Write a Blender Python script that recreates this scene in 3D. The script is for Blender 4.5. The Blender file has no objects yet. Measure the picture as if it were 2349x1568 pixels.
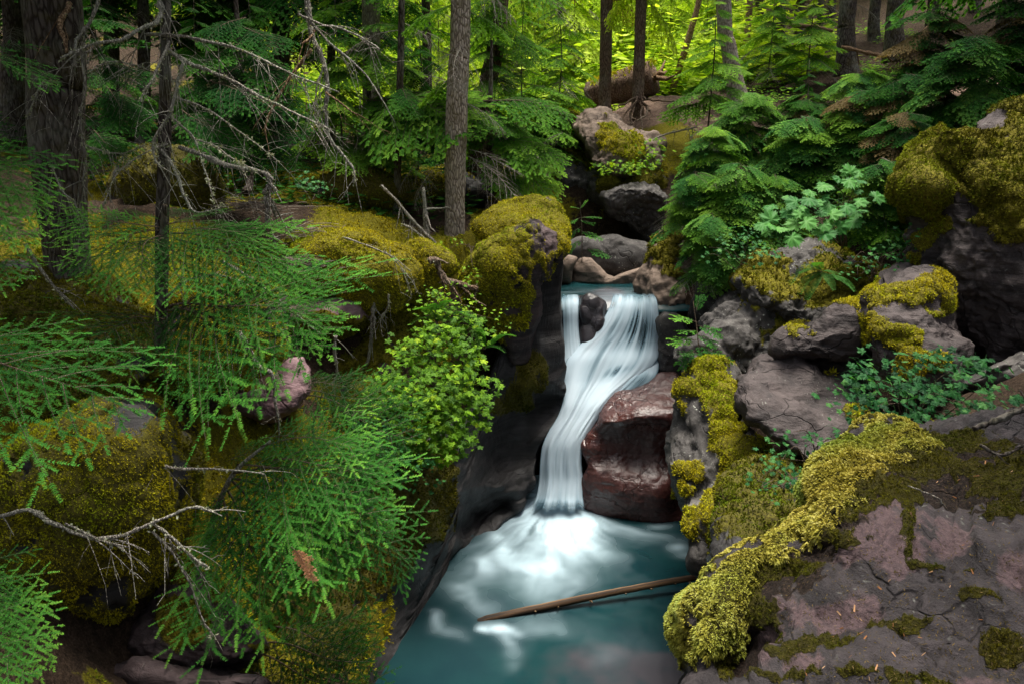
import bpy, bmesh, math, random
import numpy as np
from mathutils import Vector, Matrix

# ------------------------------------------------------------------ camera, world, sun, exposure
scene = bpy.context.scene
COL = scene.collection
PITCH = math.radians(15.0)
CAMZ = 6.5
cam_data = bpy.data.cameras.new('camera')
cam_data.sensor_width = 36.0
cam_data.lens = 28.0
cam_data.clip_start = 0.05
cam_data.clip_end = 600.0
cam = bpy.data.objects.new('camera', cam_data)
cam.location = (0, 0, CAMZ)
cam.rotation_euler = (math.pi / 2 - PITCH, 0, 0)
COL.objects.link(cam)
scene.camera = cam

SUN_EL, SUN_AZ = math.radians(79), math.radians(35)      # azimuth from +Y (straight ahead) towards +X
world = bpy.data.worlds.new('World')
scene.world = world
world.use_nodes = True
wn = world.node_tree
bg = wn.nodes['Background']
sky = wn.nodes.new('ShaderNodeTexSky')
sky.sky_type = 'NISHITA'
sky.sun_disc = False
sky.sun_elevation = SUN_EL
sky.sun_rotation = SUN_AZ
sky.air_density = 0.8
sky.dust_density = 6.0
sky.ozone_density = 0.2
hs = wn.nodes.new('ShaderNodeHueSaturation')          # thin cloud: the sky's blue is washed out
hs.inputs['Saturation'].default_value = 0.45
wn.links.new(sky.outputs[0], hs.inputs['Color'])
wn.links.new(hs.outputs[0], bg.inputs[0])
bg.inputs[1].default_value = 0.07
sun_data = bpy.data.lights.new('sun', 'SUN')
sun_data.energy = 1.5
sun_data.angle = math.radians(30)
sun_data.color = (1.0, 0.94, 0.82)
sun = bpy.data.objects.new('sun', sun_data)
sd = Vector((math.sin(SUN_AZ) * math.cos(SUN_EL), math.cos(SUN_AZ) * math.cos(SUN_EL), math.sin(SUN_EL)))
sun.rotation_euler = sd.to_track_quat('Z', 'Y').to_euler()
COL.objects.link(sun)
scene.view_settings.view_transform = 'Standard'
scene.view_settings.look = 'None'
scene.view_settings.gamma = 1.0
scene.view_settings.use_curve_mapping = False
scene.view_settings.exposure = 2.2
scene.render.engine = 'CYCLES'
scene.cycles.use_denoising = True
scene.cycles.max_bounces = 6
scene.cycles.diffuse_bounces = 3
scene.cycles.glossy_bounces = 2
scene.cycles.transmission_bounces = 3
scene.cycles.transparent_max_bounces = 12
scene.cycles.caustics_reflective = False
scene.cycles.caustics_refractive = False

# ------------------------------------------------------------------ pixel (2349 x 1568 view) + forward distance -> world point
FPX = 28.0 / 36.0 * 2349
CP, SP = math.cos(PITCH), math.sin(PITCH)
def P(px, py, Y):
    px, py, Y = np.broadcast_arrays(np.asarray(px, float), np.asarray(py, float), np.asarray(Y, float))
    u = (px - 1174.5) / FPX
    v = (784.0 - py) / FPX
    dy = CP + v * SP
    dz = -SP + v * CP
    t = Y / dy
    return np.stack([u * t, Y, CAMZ + dz * t], -1)
def PZ(px, py, z):
    u = (px - 1174.5) / FPX
    v = (784.0 - py) / FPX
    t = (z - CAMZ) / (-SP + v * CP)
    return np.array([u * t, (CP + v * SP) * t, z])
def V3(px, py, Y):
    return Vector(P(px, py, Y).tolist())
def proj(W):
    W = np.asarray(W, float)
    x, y, z = W[..., 0], W[..., 1], W[..., 2] - CAMZ
    d = y * CP - z * SP
    v = y * SP + z * CP
    return 1174.5 + x / d * FPX, 784 - v / d * FPX, d

# ------------------------------------------------------------------ noise
def _h(ix, iy, iz, s):
    n = (ix.astype(np.int64) * 374761393 + iy.astype(np.int64) * 668265263 + iz.astype(np.int64) * 2147483647 + s * 1274126177) & 0xFFFFFFFF
    n = ((n ^ (n >> 13)) * 1274126177) & 0xFFFFFFFF
    n = ((n ^ (n >> 16)) * 2246822519) & 0xFFFFFFFF
    return ((n ^ (n >> 15)) & 0xFFFFFF) / float(0xFFFFFF)
def vnoise(p, s=0):
    p = np.asarray(p, float)
    i = np.floor(p).astype(np.int64); f = p - i
    f = f * f * f * (f * (f * 6 - 15) + 10)
    r = 0
    for a in (0, 1):
        for b in (0, 1):
            for c in (0, 1):
                w = (f[..., 0] if a else 1 - f[..., 0]) * (f[..., 1] if b else 1 - f[..., 1]) * (f[..., 2] if c else 1 - f[..., 2])
                r = r + w * _h(i[..., 0] + a, i[..., 1] + b, i[..., 2] + c, s)
    return r * 2 - 1
def fbm(p, s=0, oct=4, gain=0.5):
    r = 0; a = 1.0; p = np.asarray(p, float)
    for k in range(oct):
        r = r + a * vnoise(p, s + k * 17); p = p * 2.03 + 11.3; a *= gain
    return r
def vor(p, s=0):
    p = np.asarray(p, float)
    i = np.floor(p).astype(np.int64); f = p - i
    F1 = np.full(p.shape[:-1], 9.0); F2 = F1.copy()
    for a in (-1, 0, 1):
        for b in (-1, 0, 1):
            for c in (-1, 0, 1):
                jx, jy, jz = i[..., 0] + a, i[..., 1] + b, i[..., 2] + c
                d = (a + _h(jx, jy, jz, s) - f[..., 0]) ** 2 + (b + _h(jx, jy, jz, s + 7) - f[..., 1]) ** 2 + (c + _h(jx, jy, jz, s + 13) - f[..., 2]) ** 2
                m = d < F1
                F2 = np.where(m, F1, np.minimum(F2, d)); F1 = np.where(m, d, F1)
    return np.sqrt(F1), np.sqrt(F2)
def sstep(a, b, x):
    t = np.clip((x - a) / (b - a), 0, 1)
    return t * t * (3 - 2 * t)

# ------------------------------------------------------------------ mesh building
def tri_mesh(name, V, F, mats=(), attrs=None, mi=None, smooth=True, uv=None):
    V = np.asarray(V, np.float32); F = np.asarray(F, np.int32)
    me = bpy.data.meshes.new(name)
    nv, nf = len(V), len(F); k = F.shape[1]
    me.vertices.add(nv); me.vertices.foreach_set('co', V.ravel())
    me.loops.add(nf * k); me.loops.foreach_set('vertex_index', F.ravel())
    me.polygons.add(nf); me.polygons.foreach_set('loop_start', np.arange(0, nf * k, k, dtype=np.int32))
    if mi is not None:
        me.polygons.foreach_set('material_index', np.asarray(mi, np.int32))
    me.polygons.foreach_set('use_smooth', np.full(nf, smooth))
    for m in mats: me.materials.append(m)
    for an, av in (attrs or {}).items():
        a = me.attributes.new(an, 'FLOAT', 'POINT'); a.data.foreach_set('value', np.asarray(av, np.float32))
    if uv is not None:
        l = me.uv_layers.new(name='UVMap'); l.data.foreach_set('uv', np.asarray(uv, np.float32)[F.ravel()].ravel())
    me.update(); me.validate()
    return me
class MB:
    def __init__(s): s.V = []; s.F = []; s.T = []; s.M = []; s.n = 0
    def add(s, V, F, tint=0.5, mat=0):
        V = np.asarray(V, float).reshape(-1, 3); F = np.asarray(F, np.int64).reshape(-1, 3)
        s.V.append(V); s.F.append(F + s.n); s.n += len(V)
        s.T.append(np.broadcast_to(np.asarray(tint, float), (len(V),))); s.M.append(np.full(len(F), mat))
    def tube(s, pts, rad, seg=5, tint=0.5, mat=0, cap=True):
        V, F = tube(pts, rad, seg, cap); s.add(V, F, tint, mat)
    def mesh(s, name, mats, origin=(0, 0, 0), smooth=True):
        V = np.concatenate(s.V) - np.asarray(origin, float)
        return tri_mesh(name, V, np.concatenate(s.F), mats, {'tint': np.concatenate(s.T)}, np.concatenate(s.M), smooth)
    def tris(s): return sum(len(f) for f in s.F)
def link(name, data, parent=None, loc=(0, 0, 0)):
    o = bpy.data.objects.new(name, data); COL.objects.link(o); o.location = loc
    if parent is not None: o.parent = parent
    return o
def tag(o, label=None, cat=None, group=None, kind=None):
    if label: o['label'] = label
    if cat: o['category'] = cat
    if group: o['group'] = group
    if kind: o['kind'] = kind
    return o
def empty(name, loc, label, cat, group=None):
    o = bpy.data.objects.new(name, None); COL.objects.link(o); o.location = Vector(loc); o.empty_display_size = 0.2
    return tag(o, label, cat, group)
def unit(v):
    v = np.asarray(v, float); return v / (np.linalg.norm(v, axis=-1, keepdims=True) + 1e-12)
def tube(pts, rad, seg=5, cap=True):
    pts = np.asarray(pts, float); n = len(pts)
    rad = np.broadcast_to(np.asarray(rad, float), (n,)) if np.ndim(rad) < 2 else rad
    tan = np.gradient(pts, axis=0); tan = unit(tan)
    ref = np.array([0, 0, 1.0]) if abs(tan[:, 2]).mean() < 0.85 else np.array([1.0, 0, 0])
    a = unit(np.cross(tan, ref)); b = np.cross(tan, a)
    th = np.linspace(0, 2 * np.pi, seg, endpoint=False)
    if np.ndim(rad) == 1: rad = np.repeat(rad[:, None], seg, 1)
    V = pts[:, None] + rad[:, :, None] * (np.cos(th)[None, :, None] * a[:, None] + np.sin(th)[None, :, None] * b[:, None])
    V = V.reshape(-1, 3)
    i, j = np.meshgrid(np.arange(n - 1), np.arange(seg), indexing='ij')
    q0 = i * seg + j; q1 = i * seg + (j + 1) % seg; q2 = q1 + seg; q3 = q0 + seg
    F = np.concatenate([np.stack([q0, q1, q2], -1).reshape(-1, 3), np.stack([q0, q2, q3], -1).reshape(-1, 3)])
    if cap:
        V = np.concatenate([V, pts[:1], pts[-1:]]); c0, c1 = n * seg, n * seg + 1
        j = np.arange(seg)
        F = np.concatenate([F, np.stack([np.full(seg, c0), (j + 1) % seg, j], -1), np.stack([np.full(seg, c1), (n - 1) * seg + j, (n - 1) * seg + (j + 1) % seg], -1)])
    return V, F
def spline(pts, n):
    """Catmull-Rom through the points, n samples."""
    p = np.asarray(pts, float)
    if len(p) == 2: return p[0] + (p[1] - p[0]) * np.linspace(0, 1, n)[:, None]
    q = np.concatenate([[2 * p[0] - p[1]], p, [2 * p[-1] - p[-2]]])
    t = np.linspace(0, len(p) - 1 - 1e-9, n); k = t.astype(int); f = (t - k)[:, None]
    a, b, c, d = q[k], q[k + 1], q[k + 2], q[k + 3]
    return 0.5 * (2 * b + (c - a) * f + (2 * a - 5 * b + 4 * c - d) * f ** 2 + (3 * b - a - 3 * c + d) * f ** 3)
def vnormals(V, F):
    fn = np.cross(V[F[:, 1]] - V[F[:, 0]], V[F[:, 2]] - V[F[:, 0]])
    N = np.zeros_like(V)
    for k in range(3):
        for c in range(3): N[:, c] += np.bincount(F[:, k], fn[:, c], len(V))
    return unit(N)

# ------------------------------------------------------------------ materials
def new_mat(name):
    m = bpy.data.materials.new(name); m.use_nodes = True
    nt = m.node_tree; nt.nodes.clear()
    return m, nt
class G:
    """tiny node helper"""
    def __init__(s, nt): s.nt = nt
    def n(s, t, **kw):
        nd = s.nt.nodes.new(t)
        for k, v in kw.items():
            if k.startswith('i_'):
                key = k[2:]; key = int(key) if key.isdigit() else key.replace('_', ' ')
                inp = nd.inputs[key]
                if hasattr(v, 'is_linked') or isinstance(v, bpy.types.NodeSocket): s.nt.links.new(v, inp)
                else: inp.default_value = v
            else: setattr(nd, k, v)
        return nd
    def noise(s, vec, scale, detail=4, rough=0.55):
        return s.n('ShaderNodeTexNoise', i_Vector=vec, i_Scale=scale, i_Detail=detail, i_Roughness=rough).outputs[0]
    def ramp(s, fac, stops):
        nd = s.n('ShaderNodeValToRGB', i_Fac=fac); cr = nd.color_ramp
        while len(cr.elements) < len(stops): cr.elements.new(0.5)
        for e, (p, c) in zip(cr.elements, stops):
            e.position = p; e.color = (c[0], c[1], c[2], 1) if np.ndim(c) else (c, c, c, 1)
        return nd.outputs[0]
    def mix(s, f, a, b):
        nd = s.n('ShaderNodeMix', data_type='RGBA')
        for i, v in ((0, f), (6, a), (7, b)):
            if isinstance(v, bpy.types.NodeSocket): s.nt.links.new(v, nd.inputs[i])
            else: nd.inputs[i].default_value = v if i == 0 else ((*v, 1) if len(v) == 3 else v)
        return nd.outputs[2]
    def math(s, op, a, b=0.0, c=None):
        nd = s.n('ShaderNodeMath', operation=op)
        for i, v in ((0, a), (1, b), (2, c)):
            if v is None: continue
            if isinstance(v, bpy.types.NodeSocket): s.nt.links.new(v, nd.inputs[i])
            else: nd.inputs[i].default_value = v
        return nd.outputs[0]
    def out(s, sh): s.n('ShaderNodeOutputMaterial', i_Surface=sh)
MOSS_A, MOSS_B, MOSS_C = (0.045, 0.038, 0.005), (0.150, 0.132, 0.010), (0.11, 0.115, 0.010)
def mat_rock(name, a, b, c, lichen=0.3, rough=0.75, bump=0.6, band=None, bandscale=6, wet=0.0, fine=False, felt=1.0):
    """a,b,c: dark / mid / light stone colours; attribute moss lays a moss-coloured felt over it"""
    m, nt = new_mat(name); g = G(nt)
    geo = g.n('ShaderNodeNewGeometry'); pos = geo.outputs['Position']
    n1 = g.noise(pos, 1.1, 6, 0.6); n2 = g.noise(pos, 6.0, 6, 0.65); n3 = g.noise(pos, 38.0, 6, 0.72)
    col = g.ramp(g.math('ADD', g.math('ADD', g.math('MULTIPLY', n1, 0.55), g.math('MULTIPLY', n2, 0.35)), g.math('MULTIPLY', n3, 0.12)), [(0.34, a), (0.5, b), (0.66, c)])
    hgt = g.math('ADD', g.math('MULTIPLY', n2, 0.7), g.math('MULTIPLY', n3, 0.35))
    if band is not None:
        mp = g.n('ShaderNodeMapping', i_Vector=pos, i_Rotation=band, i_Scale=(0.5, 0.5, bandscale))
        nb = g.noise(mp.outputs[0], 1.6, 5, 0.65)
        col = g.mix(g.math('MULTIPLY', g.ramp(nb, [(0.42, 0.0), (0.60, 1.0)]), 0.55), col, c)
        hgt = g.math('ADD', hgt, g.math('MULTIPLY', nb, 1.3))
    if fine:
        n5 = g.noise(pos, 150.0, 5, 0.7); hgt = g.math('ADD', hgt, g.math('MULTIPLY', n5, 0.45)); col = g.mix(g.math('MULTIPLY', g.ramp(n5, [(0.45, 0.0), (0.7, 1.0)]), 0.35), col, c)
    # fine cracks
    nw = g.n('ShaderNodeVectorMath', operation='ADD', i_0=pos, i_1=g.n('ShaderNodeVectorMath', operation='SCALE', i_0=g.n('ShaderNodeTexNoise', i_Vector=pos, i_Scale=2.3).outputs[1], i_Scale=0.5).outputs[0]).outputs[0]
    vc = g.n('ShaderNodeTexVoronoi', feature='DISTANCE_TO_EDGE', i_Vector=nw, i_Scale=1.7).outputs[0]
    crack = g.math('MAXIMUM', g.ramp(vc, [(0.0, 0.0), (0.018, 1.0)]), g.ramp(g.noise(pos, 1.3, 3), [(0.46, 1.0), (0.56, 0.0)]))
    col = g.mix(g.math('MULTIPLY', g.math('SUBTRACT', 1.0, crack), 0.6), col, tuple(x * 0.25 for x in a))
    hgt = g.math('ADD', hgt, g.math('MULTIPLY', crack, 0.5))
    # lichen spots
    vl = g.n('ShaderNodeTexVoronoi', i_Vector=nw, i_Scale=17.0).outputs[0]
    ln = g.noise(pos, 2.4, 5, 0.7)
    lf = g.math('MULTIPLY', g.ramp(g.math('ADD', vl, g.math('MULTIPLY', g.noise(pos, 45, 3), 0.25)), [(0.22, 1.0), (0.34, 0.0)]), g.ramp(ln, [(0.60 - 0.22 * lichen, 0.0), (0.72 - 0.2 * lichen, 1.0)]))
    col = g.mix(g.math('MULTIPLY', lf, min(1, lichen * 1.6)), col, (0.30, 0.31, 0.27))
    sl = g.n('ShaderNodeAttribute', attribute_name='soil').outputs['Fac']
    sf = g.ramp(g.math('ADD', sl, g.math('MULTIPLY', g.math('SUBTRACT', g.noise(pos, 14, 5, 0.7), 0.5), 1.0)), [(0.4, 0.0), (0.6, 1.0)])
    col = g.mix(sf, col, g.ramp(g.noise(pos, 60, 4, 0.7), [(0.38, (0.008, 0.005, 0.004)), (0.56, (0.028, 0.018, 0.013)), (0.74, (0.10, 0.062, 0.042))]))
    pa = g.n('ShaderNodeAttribute', attribute_name='pale').outputs['Fac']
    pf = g.ramp(g.math('ADD', pa, g.math('MULTIPLY', g.math('SUBTRACT', g.math('ADD', g.math('MULTIPLY', n2, .5), g.math('MULTIPLY', n3, .5)), 0.5), 2.2)), [(0.25, 0.0), (1.05, 1.0)])
    col = g.mix(g.math('MULTIPLY', pf, 0.75), col, g.ramp(n3, [(0.3, (0.085, 0.056, 0.060)), (0.7, (0.25, 0.165, 0.172))]))
    # moss felt
    ms = g.n('ShaderNodeAttribute', attribute_name='moss').outputs['Fac']
    mf = g.ramp(g.math('ADD', ms, g.math('MULTIPLY', g.math('SUBTRACT', g.noise(pos, 22, 5, 0.7), 0.5), 0.9)), [(0.42, 0.0), (0.58, 1.0)])
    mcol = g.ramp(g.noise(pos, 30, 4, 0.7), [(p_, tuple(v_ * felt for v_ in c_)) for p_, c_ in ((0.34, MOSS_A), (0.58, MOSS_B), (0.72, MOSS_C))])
    col = g.mix(mf, col, mcol)
    bp = g.n('ShaderNodeBump', i_Strength=bump, i_Distance=0.05, i_Height=g.math('ADD', hgt, g.math('MULTIPLY', g.math('MULTIPLY', mf, g.noise(pos, 40, 3)), 1.2))).outputs[0]
    wr = g.ramp(g.noise(pos, 1.7, 4), [(0.42, rough), (0.6, rough + (0.16 - rough) * wet)])
    r = g.math('MAXIMUM', wr, g.math('MULTIPLY', mf, 0.95))
    pr = g.n('ShaderNodeBsdfPrincipled', i_Base_Color=col, i_Roughness=r, i_Normal=bp)
    pr.inputs['Specular IOR Level'].default_value = 0.18 + 0.32 * wet
    g.out(pr.outputs[0])
    return m
def mat_leaf(name, stops, trans=0.35, rough=0.5, spec=0.25, rnd=0.35, patch=0.25, alt=None):
    """stops: colours from old to young growth, along attribute tint shifted by the object's random value"""
    m, nt = new_mat(name); g = G(nt)
    t = g.n('ShaderNodeAttribute', attribute_name='tint').outputs['Fac']
    oi = g.n('ShaderNodeObjectInfo').outputs['Random']
    geo = g.n('ShaderNodeNewGeometry')
    t = g.math('ADD', t, g.math('MULTIPLY', g.math('SUBTRACT', oi, 0.5), rnd))
    t = g.math('ADD', t, g.math('MULTIPLY', g.math('SUBTRACT', g.noise(geo.outputs['Position'], 2.2, 3), 0.5), patch * 2))
    n = len(stops)
    col = g.ramp(t, [(0.08 + 0.84 * i / (n - 1), c) for i, c in enumerate(stops)])
    if alt is not None:   # greener or browner growth in broad patches
        na = g.noise(geo.outputs['Position'], 0.9, 4, 0.6)
        vm = g.n('ShaderNodeMix', data_type='RGBA', blend_type='MULTIPLY'); nt.links.new(g.ramp(na, [(0.36, alt[0]), (0.5, (1, 1, 1)), (0.64, alt[1])]), vm.inputs[7]); vm.inputs[0].default_value = 1.0; nt.links.new(col, vm.inputs[6]); col = vm.outputs[2]
    pr = g.n('ShaderNodeBsdfPrincipled', i_Base_Color=col, i_Roughness=rough)
    pr.inputs['Specular IOR Level'].default_value = spec
    if trans > 0:
        tc = g.n('ShaderNodeMix', data_type='RGBA', blend_type='MULTIPLY'); tc.inputs[0].default_value = 1.0
        nt.links.new(col, tc.inputs[6]); tc.inputs[7].default_value = (1.25, 1.2, 0.5, 1)
        tr = g.n('ShaderNodeBsdfTranslucent', i_Color=tc.outputs[2])
        mx = g.n('ShaderNodeMixShader', i_0=trans, i_1=pr.outputs[0], i_2=tr.outputs[0])
        g.out(mx.outputs[0])
    else: g.out(pr.outputs[0])
    return m
def mat_bark(name, a, b, c, sc=1.0, moss=0.0, lich=0.3):
    m, nt = new_mat(name); g = G(nt)
    pos = g.n('ShaderNodeNewGeometry').outputs['Position']
    mp = g.n('ShaderNodeMapping', i_Vector=pos, i_Scale=(1, 1, 0.3)).outputs[0]
    wv = g.n('ShaderNodeVectorMath', operation='ADD', i_0=mp, i_1=g.n('ShaderNodeVectorMath', operation='SCALE', i_0=g.n('ShaderNodeTexNoise', i_Vector=mp, i_Scale=9 * sc).outputs[1], i_Scale=0.06 / sc).outputs[0]).outputs[0]
    v = g.n('ShaderNodeTexVoronoi', feature='DISTANCE_TO_EDGE', i_Vector=wv, i_Scale=24.0 * sc).outputs[0]
    n2 = g.noise(mp, 30 * sc, 5, 0.7); n1 = g.noise(pos, 1.6, 4, 0.6)
    f = g.math('ADD', g.math('MULTIPLY', g.ramp(v, [(0.0, 0.0), (0.22, 1.0)]), 0.6), g.math('MULTIPLY', n2, 0.55))
    col = g.ramp(f, [(0.2, a), (0.55, b), (0.95, c)])
    col = g.mix(g.math('MULTIPLY', g.ramp(g.math('MULTIPLY', n1, g.math('ADD', n2, 0.5)), [(0.5 - 0.1 * lich, 0.0), (0.68, 1.0)]), lich), col, (0.30, 0.31, 0.25))
    if moss > 0:
        col = g.mix(g.math('MULTIPLY', g.ramp(g.noise(pos, 3.1, 5, 0.7), [(0.48, 0.0), (0.62, 1.0)]), moss), col, (0.10, 0.085, 0.012))
    bp = g.n('ShaderNodeBump', i_Strength=0.8, i_Distance=0.03, i_Height=f).outputs[0]
    pr = g.n('ShaderNodeBsdfPrincipled', i_Base_Color=col, i_Roughness=0.9, i_Normal=bp)
    pr.inputs['Specular IOR Level'].default_value = 0.07
    g.out(pr.outputs[0]); return m

M = {}
M['rock_purple'] = mat_rock('purple argillite', (0.010, 0.009, 0.010), (0.030, 0.024, 0.025), (0.10, 0.070, 0.070), 0.35, band=(0.5, 0.35, 0.3), bandscale=5)
M['rock_pink'] = mat_rock('pink argillite', (0.07, 0.042, 0.047), (0.17, 0.105, 0.112), (0.26, 0.17, 0.18), 0.12, band=(0.3, 0.2, 0), bandscale=6)
M['rock_grey'] = mat_rock('lichen grey stone', (0.018, 0.017, 0.017), (0.052, 0.048, 0.046), (0.13, 0.122, 0.114), 0.75)
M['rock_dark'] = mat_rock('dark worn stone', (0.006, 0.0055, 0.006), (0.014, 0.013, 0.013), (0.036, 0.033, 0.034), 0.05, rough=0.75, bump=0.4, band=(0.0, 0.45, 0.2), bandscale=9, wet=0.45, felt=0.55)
M['rock_wet'] = mat_rock('wet red stone', (0.013, 0.005, 0.005), (0.040, 0.013, 0.011), (0.085, 0.032, 0.027), 0.0, rough=0.46, bump=0.4, band=(0.2, 0.3, 0), bandscale=5, wet=1.0)
M['rock_black'] = mat_rock('wet black stone', (0.010, 0.009, 0.011), (0.022, 0.019, 0.022), (0.05, 0.042, 0.048), 0.0, rough=0.35, bump=0.3, wet=1.0)
M['rock_tan'] = mat_rock('tan sandstone', (0.045, 0.034, 0.026), (0.11, 0.082, 0.064), (0.22, 0.165, 0.13), 0.15, band=(0.2, 0.1, 0), bandscale=4)
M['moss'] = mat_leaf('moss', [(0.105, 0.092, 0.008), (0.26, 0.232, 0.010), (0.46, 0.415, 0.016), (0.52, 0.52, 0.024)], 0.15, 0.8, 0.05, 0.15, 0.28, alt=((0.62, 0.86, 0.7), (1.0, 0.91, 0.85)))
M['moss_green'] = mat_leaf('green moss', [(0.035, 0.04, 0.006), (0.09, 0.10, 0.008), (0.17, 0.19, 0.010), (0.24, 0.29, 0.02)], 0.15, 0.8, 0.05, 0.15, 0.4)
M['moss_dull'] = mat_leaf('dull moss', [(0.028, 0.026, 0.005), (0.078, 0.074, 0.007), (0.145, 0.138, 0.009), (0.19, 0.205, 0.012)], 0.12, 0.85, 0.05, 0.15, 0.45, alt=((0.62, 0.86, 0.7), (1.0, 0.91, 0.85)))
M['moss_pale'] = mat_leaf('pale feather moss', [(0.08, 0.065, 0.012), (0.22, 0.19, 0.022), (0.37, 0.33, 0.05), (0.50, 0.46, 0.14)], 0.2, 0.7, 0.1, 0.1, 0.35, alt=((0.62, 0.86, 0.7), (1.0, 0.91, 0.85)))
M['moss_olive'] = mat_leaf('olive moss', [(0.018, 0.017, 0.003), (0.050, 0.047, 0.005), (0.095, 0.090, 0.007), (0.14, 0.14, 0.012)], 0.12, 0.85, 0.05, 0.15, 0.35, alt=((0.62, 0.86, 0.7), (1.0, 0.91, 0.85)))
M['soil_bank'] = mat_rock('littered soil', (0.035, 0.022, 0.015), (0.085, 0.055, 0.038), (0.17, 0.115, 0.08), 0.0, rough=0.95, bump=0.9)

M['rock_mauve'] = mat_rock('mauve argillite', (0.013, 0.011, 0.012), (0.034, 0.029, 0.029), (0.090, 0.073, 0.071), 0.35, band=(0.5, 0.35, 0.3), bandscale=5, bump=0.8)

M['rock_near'] = mat_rock('near ledge stone', (0.009, 0.009, 0.010), (0.034, 0.031, 0.033), (0.115, 0.097, 0.100), 0.45, band=(0.6, 0.5, 0.7), bandscale=7, bump=1.0, fine=True, felt=0.4)
# ------------------------------------------------------------------ stones: a closed lump whose outline, depth and tilt are set, roughened with noise
_ico = {}
def ico(sub):
    if sub not in _ico:
        bm = bmesh.new(); bmesh.ops.create_icosphere(bm, subdivisions=sub, radius=1.0)
        V = np.array([v.co[:] for v in bm.verts]); F = np.array([[v.index for v in f.verts] for f in bm.faces]); bm.free()
        _ico[sub] = (V, F)
    return _ico[sub]
def outline_R(poly, c, n=720):
    poly = np.asarray(poly, float) - np.asarray(c); A = poly; B = np.roll(poly, -1, 0)
    th = np.linspace(-np.pi, np.pi, n, endpoint=False); d = np.stack([np.cos(th), -np.sin(th)], -1)
    R = np.zeros(n)
    for a, b in zip(A, B):
        e = b - a
        den = d[:, 0] * e[1] - d[:, 1] * e[0]
        den = np.where(abs(den) < 1e-9, 1e-9, den)
        t = (a[0] * e[1] - a[1] * e[0]) / den
        s = (a[0] * d[:, 1] - a[1] * d[:, 0]) / den
        ok = (s >= -1e-6) & (s <= 1 + 1e-6) & (t > 0)
        R = np.where(ok, np.maximum(R, t), R)
    k = np.ones(7) / 7
    R = np.convolve(np.concatenate([R[-3:], R, R[:3]]), k, 'valid')
    return th, R
def ell(px, py, zones, nz):
    """zones: (cx, cy, rx, ry) ellipses or polygons, in view pixels; returns coverage 0..1"""
    m = np.zeros(px.shape)
    for z in zones:
        if np.ndim(z[0]) == 0:
            d = np.hypot((px - z[0]) / z[2], (py - z[1]) / z[3]); m = np.maximum(m, sstep(1.25, 0.75, d + nz * 0.35))
        else:
            q = np.asarray(z, float); ins = np.zeros(px.shape, bool); dist = np.full(px.shape, 1e9)
            for a, b in zip(q, np.roll(q, -1, 0)):
                cond = ((a[1] > py) != (b[1] > py)) & (px < (b[0] - a[0]) * (py - a[1]) / (b[1] - a[1] + 1e-9) + a[0]); ins ^= cond
                e = b - a; t = np.clip(((px - a[0]) * e[0] + (py - a[1]) * e[1]) / (e @ e + 1e-9), 0, 1)
                dist = np.minimum(dist, np.hypot(px - a[0] - t * e[0], py - a[1] - t * e[1]))
            sd = np.where(ins, dist, -dist)
            m = np.maximum(m, sstep(-8, 8, sd + nz * 14))
    return m
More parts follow.
